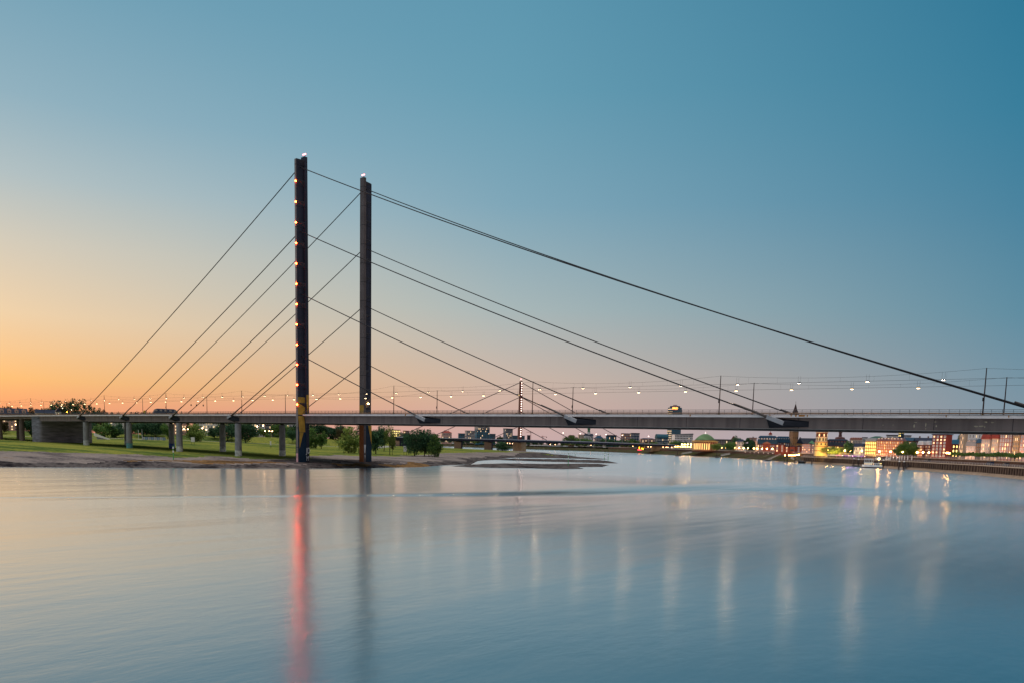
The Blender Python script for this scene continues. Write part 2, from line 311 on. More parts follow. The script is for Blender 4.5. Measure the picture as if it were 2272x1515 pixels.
# ------------------------------------------------------------------ water
wm = bpy.data.materials.new('river_water'); wm.use_nodes = True; N, L = wm.node_tree.nodes, wm.node_tree.links; N.clear()
out = nd('ShaderNodeOutputMaterial'); gl = nd('ShaderNodeBsdfGlossy'); gl.inputs['Roughness'].default_value = .16; gl.inputs['Color'].default_value = (.93, .96, .98, 1)
df_ = nd('ShaderNodeBsdfDiffuse'); df_.inputs['Color'].default_value = (.008, .05, .075, 1)
lw = nd('ShaderNodeLayerWeight'); lw.inputs['Blend'].default_value = .5
rf = nd('ShaderNodeValToRGB'); L.new(lw.outputs['Facing'], rf.inputs[0]); e_ = rf.color_ramp.elements
for q in (.5, .5): e_.new(q)
for k_, (p_, v_) in zip(e_, ((.55, .26), (.74, .45), (.87, .78), (.95, .97))): k_.position = p_
for k_, (p_, v_) in zip(e_, ((.55, .26), (.74, .45), (.87, .78), (.95, .97))): k_.color = (v_, v_, v_, 1)
fr = rf.outputs[0]
mxs = nd('ShaderNodeMixShader'); L.new(fr, mxs.inputs[0]); L.new(df_.outputs[0], mxs.inputs[1]); L.new(gl.outputs[0], mxs.inputs[2]); L.new(mxs.outputs[0], out.inputs[0])
tc = nd('ShaderNodeTexCoord'); sp = nd('ShaderNodeSeparateXYZ'); L.new(tc.outputs['Object'], sp.inputs[0]); wx, wy = sp.outputs[0], sp.outputs[1]
# a long low wake: path u = along, v = across, v0(u)
wk = [at(x, y) for x, y in [(0, 1103), (800, 1099), (1400, 1088), (1620, 1074)]]
Av = np.array([[p[1]**3, p[1]**2, p[1], 1] for p in wk]); cf = np.linalg.solve(Av, np.array([p[0] for p in wk]))
pol = mth('ADD', mth('MULTIPLY', mth('ADD', mth('MULTIPLY', mth('ADD', mth('MULTIPLY', wy, float(cf[0])), float(cf[1])), wy), float(cf[2])), wy), float(cf[3]))
dv = mth('SUBTRACT', wx, pol)
wid = mrange(wy, -110., 20., 1.2, 18.)
q_ = mth('DIVIDE', dv, wid); ga = mth('EXPONENT', mth('MULTIPLY', mth('MULTIPLY', q_, q_), -1.))
fade = mth('MULTIPLY', mrange(wy, 60., 10., 0., 1.), mrange(wy, -170., 0., .6, 1.5))
ga = mth('EXPONENT', mth('MULTIPLY', mth('MULTIPLY', q_, q_), -.09))
wakeh = mth('MULTIPLY', mth('MULTIPLY', mth('MULTIPLY', mth('TANH', q_), ga), fade), mth('MULTIPLY', wid, -.07))
def wnoise(sc, rot, scale, det, rough=.55):
    mp = nd('ShaderNodeMapping'); mp.inputs['Scale'].default_value = sc; mp.inputs['Rotation'].default_value = (0, 0, rot); L.new(tc.outputs['Object'], mp.inputs[0])
    n = nd('ShaderNodeTexNoise'); n.inputs['Scale'].default_value = scale; n.inputs['Detail'].default_value = det; n.inputs['Roughness'].default_value = rough; L.new(mp.outputs[0], n.inputs['Vector']); return n.outputs['Fac']
flow = wnoise((1, .13, 1), math.radians(25), .06, 3)     # long streaks with the current
rip = wnoise((1, .45, 1), math.radians(20), .55, 4, .6)
calm = mth('MULTIPLY', mrange(dv, 16., -16., 0., 1., 'SMOOTHSTEP'), mrange(wy, 10., 110., 1., 0., 'SMOOTHSTEP'))
patch = wnoise((1, .35, 1), math.radians(25), .012, 2)
rgh = mth('ADD', mrange(wy, -40., 260., .19, .215), mth('MULTIPLY', mth('SUBTRACT', patch, .5), .12))
L.new(mth('ADD', mth('MULTIPLY', rgh, mth('SUBTRACT', 1., calm)), mth('MULTIPLY', calm, .175)), gl.inputs['Roughness'])
lively = mth('SUBTRACT', 1., mth('MULTIPLY', calm, .8))
swell = wnoise((1, .08, 1), math.radians(-14), .11, 2)
flow_amp = mth('MULTIPLY', mrange(wy, -160., 150., .15, 1.5), mth('SUBTRACT', flow, .5))
hgt = mth('ADD', mth('ADD', wakeh, mth('MULTIPLY', mth('MULTIPLY', flow_amp, 1.), lively)), mth('ADD', mth('MULTIPLY', mth('MULTIPLY', rip, .028), lively), mth('MULTIPLY', swell, mth('MULTIPLY', calm, .16))))
bp = nd('ShaderNodeBump'); bp.inputs['Distance'].default_value = 1.; bp.inputs['Strength'].default_value = 1.; L.new(hgt, bp.inputs['Height'])
L.new(bp.outputs['Normal'], gl.inputs['Normal']); L.new(bp.outputs['Normal'], lw.inputs['Normal'])
wb = MB(); wb.quad((-7000, -1500, 0), (1500, -1500, 0), (1500, 4000, 0), (-7000, 4000, 0)); struct(wb.build('water', wm))
# ------------------------------------------------------------------ the near bridge
def _seams(m):                            # welded joints every 15 m, drawn by position along the girder
    N, L = m.node_tree.nodes, m.node_tree.links; b = N['Principled BSDF']; tc = N.new('ShaderNodeTexCoord'); sp = N.new('ShaderNodeSeparateXYZ'); L.new(tc.outputs['Object'], sp.inputs[0])
    md = N.new('ShaderNodeMath'); md.operation = 'PINGPONG'; md.inputs[1].default_value = 7.5; L.new(sp.outputs[0], md.inputs[0])
    lt = N.new('ShaderNodeMath'); lt.operation = 'LESS_THAN'; lt.inputs[1].default_value = .07; L.new(md.outputs[0], lt.inputs[0])
    mx = N.new('ShaderNodeMix'); mx.data_type = 'RGBA'; src = b.inputs['Base Color'].links[0].from_socket; L.new(lt.outputs[0], mx.inputs[0]); L.new(src, mx.inputs[6]); mx.inputs[7].default_value = (.06, .05, .05, 1); L.new(mx.outputs[2], b.inputs['Base Color'])
_seams(M['web'])
def _seams_z(m, step):
    N, L = m.node_tree.nodes, m.node_tree.links; b = N['Principled BSDF']; tc = N.new('ShaderNodeTexCoord'); sp = N.new('ShaderNodeSeparateXYZ'); L.new(tc.outputs['Object'], sp.inputs[0])
    md = N.new('ShaderNodeMath'); md.operation = 'PINGPONG'; md.inputs[1].default_value = step/2; L.new(sp.outputs[2], md.inputs[0])
    lt = N.new('ShaderNodeMath'); lt.operation = 'LESS_THAN'; lt.inputs[1].default_value = .08; L.new(md.outputs[0], lt.inputs[0])
    mx = N.new('ShaderNodeMix'); mx.data_type = 'RGBA'; src = b.inputs['Base Color'].links[0].from_socket; L.new(lt.outputs[0], mx.inputs[0]); L.new(src, mx.inputs[6]); mx.inputs[7].default_value = (.012, .012, .014, 1); L.new(mx.outputs[2], b.inputs['Base Color'])
def zd(x): return 20.5-.00321*x-.0677e-4*x*x
WB = 32.0; HC = [112.8, 89.3, 66.2, 43.0]; AW = [-193.5, -144.8, -96.2, -47.5]; AE = [247.6, 186.2, 125.0, 62.8]
BR = thing('cable_stayed_bridge', 'big grey cable-stayed road bridge with two tall dark pylons spanning the near river', 'bridge')
XS = [-251+i*6. for i in range(int((340+251)/6)+1)]
def sweep(mb, xs, prof, k=0, zf=zd):       # closed profile of (y, dz) swept along the bridge
    for a, b in zip(xs[:-1], xs[1:]):
        for (y0, z0), (y1, z1) in zip(prof, prof[1:]+prof[:1]):
            mb.quad((a, y0, zf(a)+z0), (b, y0, zf(b)+z0), (b, y1, zf(b)+z1), (a, y1, zf(a)+z1), k)
    return mb
XL = [-520+i*8. for i in range(34)]+[-251.5]
for nm, xs, th in (('deck_slab', XS, 0), ('approach_deck_slab', XL, 0)):
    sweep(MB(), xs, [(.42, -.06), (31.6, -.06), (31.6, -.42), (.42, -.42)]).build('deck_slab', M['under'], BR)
for y0, y1 in ((.3, .415), (31.605, 31.72)):
    sweep(MB(), XL[:-1]+[-251.5]+XS[1:], [(y0, 0), (y1, 0), (y1, -.66), (y0, -.66)]).build('fascia', M['fascia'], BR)
    sweep(MB(), XL[:-1]+[-251.5]+XS[1:], [(y0-.06, .09), (y1+.04, .09), (y1+.04, .003), (y0-.06, .003)]).build('kerb_cap', mat('rusty_cap', (.1, .055, .04), .7, .3, .5), BR)
for y0, s in ((1.5, 1), (30.5, -1)):
    g = MB(); sweep(g, XS, [(y0, -.425), (y0+.08*s, -.425), (y0+.08*s, -3.3), (y0, -3.3)]); g.build('girder_web', M['web'], BR)
    g = MB(); sweep(g, XS, [(y0-.22*s, -3.303), (y0+.9*s, -3.303), (y0+.9*s, -3.42), (y0-.22*s, -3.42)]); g.build('bottom_flange', mat('flange_paint', (.3, .27, .26), .6, .1, .4), BR)
    g = MB(); sweep(g, XL, [(y0+.6*s, -.425), (y0+.8*s, -.425), (y0+.8*s, -2.2), (y0+.6*s, -2.2)]); g.build('approach_girder', mat('approach_paint', (.2, .15, .12), .7, .2, .4), BR)
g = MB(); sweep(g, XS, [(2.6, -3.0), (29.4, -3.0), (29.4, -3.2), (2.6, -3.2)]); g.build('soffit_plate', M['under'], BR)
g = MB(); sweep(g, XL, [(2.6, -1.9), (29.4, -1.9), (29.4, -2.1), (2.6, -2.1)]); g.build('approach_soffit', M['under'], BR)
# rust and peeled patches on the girder
for x, y, w, h in [(1958, 941, 2, 2), (1980, 941, 3, 1.5), (2028, 935, 7, 2), (2027, 940, 3, 8), (2053, 937, 2, 9), (2053, 949, 2, 3), (2073, 934, 5, 2), (2076, 941, 3, 6), (2160, 943, 10, 3.4), (2172, 943, 12, 3), (2184, 934, 7, 3), (2198, 935.5, 8, 2), (2184, 944, 2, 4)]:
    a = onY(x, y, 1.47); b = onY(x+w, y+h, 1.47); n = 9
    g = MB(); g.poly([((a[0]+b[0])/2+(b[0]-a[0])/2*math.cos(6.283*i/n)*random.uniform(.7, 1.2), 1.47, (a[2]+b[2])/2+abs(b[2]-a[2])/2*math.sin(6.283*i/n)*random.uniform(.6, 1.3)) for i in range(n)])
    g.build('peeled_patch', mat('bare_primer', (.5, .42, .3), .8, .3, 2.), BR)
for x0, x1 in [(1704, 1706), (1754, 1757), (1764, 1768), (1772, 1786), (1790, 1793), (1704, 1710), (898, 901), (1530, 1533), (2237, 2240), (2098, 2101)]:
    a = onY(x0, 919, .27); b = onY(x1, 919, .27); g = MB(); g.quad((a[0], .275, zd(a[0])-.02), (b[0], .275, zd(b[0])-.02), (b[0]-.05, .275, zd(b[0])-random.uniform(.35, .62)), (a[0]+.05, .275, zd(a[0])-random.uniform(.3, .62)))
    g.build('rust_stain', mat('rust', (.45, .2, .06), .8, .4, 3.), BR)
# railings
for yr in (.62, 31.4):
    xr = [x for x in (-518+2*i for i in range(428))]
    for h in (1.24, .92):
        g = MB()
        for a, b in zip(xr[::4], xr[4::4]): g.tube((a, yr, zd(a)+h), (b, yr, zd(b)+h), .045, .045, 4, cap=False)
        g.build('top_rail' if h > 1 else 'mid_rail', M['rail'], BR)
    g = MB()
    for x in xr: g.box(x-.035, x+.035, yr-.03, yr+.03, zd(x)+.092, zd(x)+1.24)  # railing posts, sharing one mesh with the thin bars
    for x in xr:
        for k in range(1, 8): q = x+k*.25; g.box(q-.012, q+.012, yr-.012, yr+.012, zd(x)+.1, zd(x)+.92)
    g.build('railing_posts_bars', M['rail'], BR)
for yr in (6.2, 25.8):                    # crash barriers beside the carriageway
    g = MB(); xr = XL[:-1]+XS
    for a, b in zip(xr[:-1], xr[1:]): g.hexa([(a, yr-.05, zd(a)+.45), (b, yr-.05, zd(b)+.45), (b, yr+.05, zd(b)+.45), (a, yr+.05, zd(a)+.45), (a, yr-.05, zd(a)+.8), (b, yr-.05, zd(b)+.8), (b, yr+.05, zd(b)+.8), (a, yr+.05, zd(a)+.8)])
    for x in xr: g.box(x-.05, x+.05, yr-.04, yr+.04, zd(x)-.05, zd(x)+.5)
    g.build('crash_barrier', mat('barrier_zinc', (.3, .2, .14), .5, .2), BR)
# pylons (T-shaped, crossbar towards the road, stem outwards)
GP = 1.6; ZT = 116.8
def pylon(y_in, s):
    root = add('pylon', None, BR); f = lambda y: y_in+s*y     # y counted outwards from the road face
    def bx(mb, x0, x1, ya, yb, z0, z1, tx=0, k=0):
        a, b = sorted((f(ya), f(yb))); return mb.hexa([(x0-tx, a, z0), (x1+tx, a, z0), (x1+tx, b, z0), (x0-tx, b, z0), (x0, a, z1), (x1, a, z1), (x1, b, z1), (x0, b, z1)], k)
    bx(MB(), -1.15, 1.15, 0, 1.25, GP, ZT, .28).build('flange', M['steel_dark'] if s < 0 else mat('lit_face_steel', (.115, .095, .095), .6, .2, .2), root)  # far flange coloured lighter to carry the light on its south face
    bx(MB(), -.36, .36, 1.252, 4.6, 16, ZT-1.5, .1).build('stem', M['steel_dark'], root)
    bx(MB(), -.42, .42, 4.603, 4.78, GP, ZT-1.55, .1).build('stem_edge', M['steel_edge_lit'] if s < 0 else M['steel_dark'], root)  # near edge plate coloured paler to carry the southern sky light
    g = MB()                              # lower part: closed hollow foot
    bx(g, -1.1, 1.1, 1.252, 4.55, GP, 13.5, .12); g.hexa([(-1.1, *sorted((f(1.252), f(4.55)))[:1], 13.5), (1.1, min(f(1.252), f(4.55)), 13.5), (1.1, max(f(1.252), f(4.55)), 13.5), (-1.1, max(f(1.252), f(4.55)), 13.5)]+[(-.4, min(f(1.252), f(4.55)), 20), (.4, min(f(1.252), f(4.55)), 20), (.4, max(f(1.252), f(4.55)), 20), (-.4, max(f(1.252), f(4.55)), 20)])
    g.build('foot', M['blue'], root)
    for i in range(13):                   # stiffener plates between stem and flange
        z = 24.6+i*7.55
        for sx_ in (-1, 1):
            g = MB(); p = [(sx_*.36, f(1.26)), (sx_*.36, f(4.58)), (sx_*1.1, f(1.26))]
            g.prism([(a, b, z) for a, b in p], [(a, b, z+.22) for a, b in p]); g.prism([(sx_*.36, f(1.26), z-1.6), (sx_*.36, f(1.4), z-1.6), (sx_*.5, f(1.26), z-1.6)], [(a, b, z) for a, b in p]); g.build('stiffener', mat('stiffener_paint', (.05, .05, .062), .5, .2), root)
    # painted panels
    e = .012
    if s < 0:
        for sx_ in (1,):
            x = sx_*(.47+e)
            g = MB(); g.poly([(x, f(1.27), 32-5), (x, f(4.58), 32-5), (x+.02, f(4.58), 20.2), (x+.02, f(1.27), 20.2)])
            g.build('yellow_panel', M['yellow'], root); xa = 1.1+.12+e
            g = MB(); g.poly([(xa, f(4.54), 13.4), (xa, f(2.6), 13.4), (xa, f(4.54), 7.0)]); g.build('yellow_triangle', M['yellow'], root); g = MB(); g.poly([(xa-.1, f(4.54), 13.52), (xa-.1, f(1.6), 13.52), (.44, f(1.6), 19.9), (.44, f(4.54), 19.9)])
            g.build('yellow_panel', M['yellow'], root); g = MB(); g.poly([(1.43, f(.02), 28), (1.43, f(1.24), 28), (1.45, f(1.24), 24), (1.45, f(.6), 20)])
    else:
        g = MB(); g.poly([(-1.4, f(-.012), 20.3), (1.4, f(-.012), 20.3), (1.38, f(-.012), 25.5), (-1.38, f(-.012), 25.5)])
        g.build('yellow_band', M['yellow'], root); g = MB(); xa = 1.1+.12+e; g.poly([(xa, f(4.5), 17), (xa, f(2.6), 17), (xa, f(4.5), 9)])
    g.build('yellow_panel', M['yellow'], root)
    if s > 0:
        g = MB(); g.quad((-1.43, f(-.012), GP), (1.43, f(-.012), GP), (1.41, f(-.012), 17.2), (-1.41, f(-.012), 17.2)); g.build('orange_panel', M['rust'], root)
        g = MB(); g.poly([(1.46, f(.15), 9), (1.46, f(1.15), 9), (1.46, f(.8), 5.5), (1.46, f(.45), 5.5)]); g.poly([(1.46, f(.5), 4.6), (1.46, f(.9), 4.6), (1.46, f(.7), 3.)]); g.build('graffiti', M['graf'], root)
        g = MB(); g.ball((1.25, f(2.6), 26.2), .3); g.build('lamp', E_SOD, root)
    else:
        for body, yy, zz_, sz in (('JD', .62, 6.2, 3.1), ('M', .9, 3.2, 2.6)):
            mt = Matrix.Translation((1.475, f(yy), zz_)) @ Matrix.Rotation(math.pi/2, 4, 'Z') @ Matrix.Rotation(math.pi/2, 4, 'X') @ Matrix.Diagonal((.62, 1, 1, 1))
            text(body, sz, M['graf'], root, mt, 'graffiti_lettering', .02)
        g = MB(); g.quad((-.55, f(4.8), GP), (.55, f(4.8), GP), (.55, f(4.8), 5.2), (-.55, f(4.8), 5.2)); g.build('pink_panel', M['pink'], root)
        for i in range(12):
            z = 24.1+i*7.55; l = MB(); l.ball((.42, f(4.9), z), .3, 8, 6); l.build('red_lamp', E_RED, root)
            l = MB(); l.box(-.1, .34, f(4.92) if s < 0 else f(4.79), f(4.79) if s < 0 else f(4.92), z-.25, z+.25); l.build('lamp_bracket', M['black'], root)
    for dx in (-.6, .1, .7):
        g = MB(); g.tube((dx, f(.6), ZT), (dx, f(.6), ZT+.9), .06, .06, 6); g.build('beacon_post', M['black'], root)
        l = MB(); l.ball((dx, f(.6), ZT+1.1), .27); l.build('beacon', E_TOP, root)
    return root
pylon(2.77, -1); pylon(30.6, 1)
for k_ in ('dark_pylon_steel', 'lit_face_steel', 'lit_edge_steel'): _seams_z(_mats[k_], 7.55)
# stay cables
def cable_pts(p0, p1, sag, n=14):
    p0, p1 = Vector(p0), Vector(p1); return [p0.lerp(p1, i/n)-Vector((0, 0, 4*sag*(i/n)*(1-i/n))) for i in range(n+1)]
OUT = {}
for Y, far in ((0., 0), (WB, 1)):
    for A in (AW, AE):
        for h, xa in zip(HC, A):
            sl = (h-zd(xa))/abs(xa); ext = 4.5 if A is AW else 5.5
            xe = xa+math.copysign(ext/math.sqrt(1+sl*sl)*.35, xa); ze = zd(xa)-sl*abs(xe-xa)
            g = MB(); g.path(cable_pts((0, Y, h), (xe, Y, ze), (abs(xa)/100.)**2*.42), .17, 7); g.build('stay_cable', M['cable'], BR)
            # socket bundle and outrigger box
            sg = math.copysign(1, xa); d = Vector((sg, 0, -sl)).normalized(); nrm = Vector((sl*sg, 0, 1)).normalized()*1.0
            p = Vector((xa, Y, zd(xa))); g = MB(); g.tube(p-d*8, p+d*1.8, .18, .36, 8); g.build('cable_socket', mat('socket_steel', (.09, .075, .07), .6, .2), BR)
            s_ = 1 if not far else -1
            st = p+d*1.6; L_ = 4.6 if A is AE else 2.4
            L_ = min(L_, (2.95-(zd(xa)-st.z))/abs(d.z)) if A is AW else min(L_, (2.75-(zd(xa)-st.z))/abs(d.z))
            en = st+d*L_; hh = .5
            ring = lambda c: [c+Vector((0, -.62, 0))+nrm*hh, c+Vector((0, .62, 0))+nrm*hh, c+Vector((0, .62, 0))-nrm*hh, c+Vector((0, -.62, 0))-nrm*hh]
            g = MB(); g.prism(ring(st), ring(en)); g.build('anchor_box', mat('anchor_paint', (.33, .33, .35), .6, .12), BR)
            yi = Y+s_*1.46; yo = Y-s_*.5        # wedge-shaped bracket from the box back to the web
            zt = max(zd(xa)-.66, en.z+.45); g = MB(); xb = en.x; xw = xb+(5.5 if A is AE else 6.)
            g.prism([(st.x-.5*sg*0, Y-s_*.3, zd(xa)-.68), (xb, yo, en.z+hh*.9), (xw, yi, zd(xw)-1.5), (st.x, yi, zd(xa)-.68)], [(st.x, Y-s_*.3, zd(xa)-1.2), (xb, yo, en.z-hh*.9), (xw, yi, zd(xw)-2.9), (st.x, yi, zd(xa)-3.2)])
            g.build('anchor_bracket', mat('bracket_shade', (.022, .024, .032), .55, .25, .3), BR)  # bracket colour darkened to carry the shade beside the anchor box
# piers, abutment
for i, x in enumerate((-47.5, -96.2, -144.8, -193.5)):
    for Y in (2.4, 24.8):
        z0 = ground_z(x, Y)-.4; zt = zd(x)-3.9; g = MB(); g.lathe([(1.45, z0), (1.42, z0+3), (1.32, zt), (1.32, zt+.02)], 24, 0, (x, Y)); g.poly([(x+1.32*math.cos(.2618*k), Y+1.32*math.sin(.2618*k), zt+.02) for k in range(24)])
        pr = g.build('pier', M['conc'], BR, True)
        g = MB(); g.box(x-.6, x+.6, Y-.6, Y+.6, zt+.03, zt+.48); g.build('bearing', M['under'], pr)
        g = MB(); g.lathe([(1.475, z0+.1), (1.455, z0+2.9)], 24, 0, (x, Y)); g.build('painted_foot', [M['conc_paint'], M['conc_paint'], M['teal'] if Y < 5 else M['navyp'], M['conc_paint']][i] if not (i == 2) else (M['teal'] if Y < 5 else M['navyp']), pr, True)
zg = ground_z(-251, 10)
g = MB(); n = 8
prof = [(-262, 1.2), (-252.6, 1.2)]+[(-252.6+1.6*math.sin(k/n*1.57), 1.2+1.6*(1-math.cos(k/n*1.57))) for k in range(1, n+1)]+[(-251, 31), (-262, 31)]
g.prism([(x, y, zg-1) for x, y in prof], [(x, y, zd(x)-.68) for x, y in prof]); g.build('abutment', M['masonry'], BR)
g = MB(); g.prism([(300, 1.2, 2), (322, 1.2, 2), (322, 31, 2), (300, 31, 2)], [(300, 1.2, zd(300)-3.45), (322, 1.2, zd(322)-3.45), (322, 31, zd(322)-3.45), (300, 31, zd(300)-3.45)]); g.build('abutment', M['masonry'], BR)
for x in (-283, -318, -353, -388, -424, -460):
    for Y in (3.4, 27):
        z0 = ground_z(x, Y)-.5; g = MB(); g.lathe([(1.5, z0), (1.3, zd(x)-2.25)], 18, 0, (x, Y)); g.build('pier', mat('approach_pier', (.18, .14, .12), .8, .2, .5), BR, True)
# street lamps hung from wires along two rows, with their masts
def hang_lamp():
    r = thing('hanging_street_lamp', '', 'street lamp')
    g = MB(); g.lathe([(.02, .32), (.18, .3), (.42, .14), (.47, .02), (.47, -.065), (.44, -.065), (.44, .0)], 14); g.build('housing', mat('lamp_housing', (.1, .1, .1), .5), r)
    g = MB(); g.tube((-.3, 0, .1), (-.3, 0, 1.7), .02, .02, 4); g.tube((.3, 0, .1), (.3, 0, 1.7), .02, .02, 4); g.build('hanger', M['black'], r)
    return r
la = hang_lamp(); lb = hang_lamp()
d1 = MB().lathe([(.425, -.01), (.3, -.015), (.01, -.02)], 14).mesh('diffuser', E_HANG2); d2 = MB().lathe([(.4, -.06), (.36, -.14), (.22, -.22), (.01, -.24)], 14).mesh('diffuser', E_HANG)
add('diffuser', d1, la); add('diffuser', d2, lb)
for proto, Y, x0, n, lab, gr in ((la, 5., -208.2, 28, 'pale street lamp hung from the near, higher wire row over the bridge deck', 'lamps on the near wire row'), (lb, 27., -250.3, 30, 'bright warm street lamp hung from the far, lower wire row over the bridge', 'lamps on the far wire row')):
    proto['label'] = lab; proto['group'] = gr
    for i in range(n):
        x = x0+16.06*i
        if x > 300: break
        (proto if i == 0 else dup(proto)).location = (x, Y, zd(x)+7.75+.15*math.sin(i*.098*math.pi))
    for i in range(1, 8):                 # beyond the abutment
        x = x0-16.06*i; dup(proto, (x, Y, zd(x)+7.75))
MASTX = [-336, -272, -176.5, -112.5, -48.5, 47.4, 110.3, 172.5, 233.7, 296]
for Y, gr, dx, up in ((5., 'masts of the near wire row', 0, 10.3), (27., 'masts of the far wire row', 0, 10.)):
    for i, x in enumerate(MASTX if Y < 20 else [-372, -310, -290, -242, -179, -113.5, -48, 47.6, 110.2, 172.5, 234.5, 298]):
        m = thing('lamp_mast', 'thin dark mast carrying the %s lamp wires on the bridge deck' % ('near' if Y < 20 else 'far'), 'mast', (x, Y, zd(x)), 0, gr)
        g = MB(); g.tube((0, 0, 0), (0, 0, up), .16, .1, 8); g.build('pole', mat('mast_steel', (.05, .03, .03), .6), m)
        g = MB(); g.box(-.25, .25, -.25, .25, -.02, .35); g.build('base', M['yellow'], m)
        if i in (3, 7, 8): g = MB(); g.box(-.3, -.14, -.15, .15, 3.2, 4.); g.build('control_box', M['black'], m)
    xsM = MASTX if Y < 20 else [-372, -310, -290, -242, -179, -113.5, -48, 47.6, 110.2, 172.5, 234.5, 298]
    w = MB()
    for a, b in zip(xsM[:-1], xsM[1:]):
        sg = ((b-a)/64)**2*1.25; w.path(cable_pts((a, Y, zd(a)+up-.1), (b, Y, zd(b)+up-.1), sg, 10), .022, 4)
        w.path([(a, Y, zd(a)+8.05), (b, Y, zd(b)+8.05)], .028, 4)
        for k in range(1, 8): q = a+(b-a)*k/8; w.path([(q, Y, zd(q)+8.05), (q, Y, zd(q)+up-.1-4*sg*(k/8)*(1-k/8))], .012, 3)
    tag(w.build('lamp_wire', M['black']), 'thin sagging double wire between the %s masts above the bridge' % ('near' if Y < 20 else 'far'), 'wire')
# signs and lights on the left of the deck
p = onY(320, 905, 26); r = thing('road_sign', 'yellow road sign on a mast foot on the left bridge deck', 'road sign', (p[0], 26, zd(p[0])))
MB().box(-.05, .05, -.06, .0, 0, 3.4).build('post', M['black'], r); MB().box(-.7, 1.1, -.12, -.06, 1.9, 3.3).build('panel', mat('sign_yellow', (.6, .4, .02), .5), r)
p = onY(149, 912, 14); r = thing('warning_lamp', 'glaring orange warning lamp on the bridge deck over the stone abutment', 'warning lamp', (p[0], 14, zd(p[0])))
MB().tube((0, 0, 0), (0, 0, 2), .06, .06, 6).build('post', M['yellow'], r); MB().ball((0, -.1, 2.2), .32).build('lens', emit('orange_lamp', (1, .3, .02), 22.), r)
for dx, dz in ((-1.6, 2.8), (-1.3, 1.7), (1.2, .8)):
    p = onY(149+dx*8, 912-dz*4, 16); r = thing('small_deck_lamp', 'small cream lamp beside the orange warning lamp on the bridge deck', 'lamp', (p[0], 16, zd(p[0])), 0, 'cream lamps by the orange warning lamp')
    MB().tube((0, 0, 0), (0, 0, max(.5, p[2]-zd(p[0]))), .05, .05, 6).build('post', M['black'], r); MB().ball((0, 0, max(.6, p[2]-zd(p[0])+.1)), .2).build('globe', emit('cream_lamp', (1, .8, .5), 5.), r)
for k, x in enumerate((424, 436, 451)):
    p = onY(x, 897.5+k*.4, 14); r = thing('traffic_signal', 'small black tram signal hung from a wire above the left bridge deck', 'signal', (p[0], 14, p[2]), 0, 'signals above the left deck')
    MB().box(-.25, .25, -.15, .15, -.45, .35).build('housing', M['black'], r); MB().tube((0, 0, .35), (0, 0, 2.4), .02, .02, 4).build('hanger', M['black'], r); MB().tube((0, -.2, .1), (0, -.15, .1), .14, .14, 8).build('lens', M['glass'], r)
# ------------------------------------------------------------------ the far bridge
FB = thing('far_bridge', 'distant low cable-stayed bridge with one slim red pylon dotted with white lamps', 'bridge')
pA = deep(1153, 975, 1010); pB = deep(1461, 984, 1150); pB[:] = pA+(pB-pA); ux = (pB-pA)[:2]; ux /= np.hypot(*ux); nx = np.array([-ux[1], ux[0]])
def fbp(t, n, z): return (pA[0]+ux[0]*t+nx[0]*n, pA[1]+ux[1]*t+nx[1]*n, z)
def t_at(px, py=980):                     # where the pixel column meets the bridge line
    d = ray(px, py)[:2]; A = np.array([d, -ux]).T; return float(np.linalg.solve(A, (pA-CC)[:2])[1])
zf = [(-900, 14.6), (t_at(880), 14.9), (0, 15.25), (t_at(1300), 15.0), (t_at(1450), 14.2), (t_at(1570), 13.3), (t_at(1700), 12.)]
def fz_(t):
    return float(np.interp(t, [a for a, b in zf], [b for a, b in zf]))
ts = np.linspace(t_at(878)-5, t_at(1575), 40)
for nm, prof, m in (('deck_slab', [(-12, 0), (12, 0), (12, -.9), (-12, -.9)], mat('far_fascia', (.36, .4, .48), .6, .1)), ('girder', [(-10.5, -.903), (10.5, -.903), (10.5, -3.3), (-10.5, -3.3)], mat('far_girder', (.03, .035, .06), .6, .2))):
    g = MB()
    for a, b in zip(ts[:-1], ts[1:]):
        for (n0, z0), (n1, z1) in zip(prof, prof[1:]+prof[:1]): g.quad(fbp(a, n0, fz_(a)+z0), fbp(b, n0, fz_(b)+z0), fbp(b, n1, fz_(b)+z1), fbp(a, n1, fz_(a)+z1))
    g.build(nm, m, FB)
def fbox(t0, t1, n0, n1, z0, z1, m, nm, par=None):
    g = MB(); g.hexa([fbp(t0, n0, z0), fbp(t1, n0, z0), fbp(t1, n1, z0), fbp(t0, n1, z0), fbp(t0, n0, z1), fbp(t1, n0, z1), fbp(t1, n1, z1), fbp(t0, n1, z1)]); return g.build(nm, m, par or FB)
tan_ = mat('far_pier_stone', (.3, .22, .14), .8, .25, .15)
fbox(-3.6, 3.6, -9, 9, -1, fz_(0)-3.3, tan_, 'pier'); 
ta = t_at(1461); fbox(ta-6, ta+6, -9, 9, 0, fz_(ta)-3.3, tan_, 'pier')
for px in (1017, 1084): t = t_at(px); fbox(t-1, t+1, -8, 8, 0, fz_(t)-3.3, mat('far_girder', (0, 0, 0)), 'pier')
t0 = t_at(878); t1 = t_at(904); fbox(t0, t1, -9, 9, 2, fz_(t0)-3.3, mat('far_girder', (0, 0, 0)), 'abutment')
zp = deep(1156, 846, 1010)[2]; red = mat('far_pylon_red', (.1, .03, .03), .6, .2, .1)
PY = add('pylon', None, FB); g = MB()
g.hexa([fbp(-2.3, -1.6, fz_(0)), fbp(2.3, -1.6, fz_(0)), fbp(2.3, 1.6, fz_(0)), fbp(-2.3, 1.6, fz_(0)), fbp(-1.7, -1.2, zp), fbp(1.7, -1.2, zp), fbp(1.7, 1.2, zp), fbp(-1.7, 1.2, zp)]); g.build('mast', red, PY)
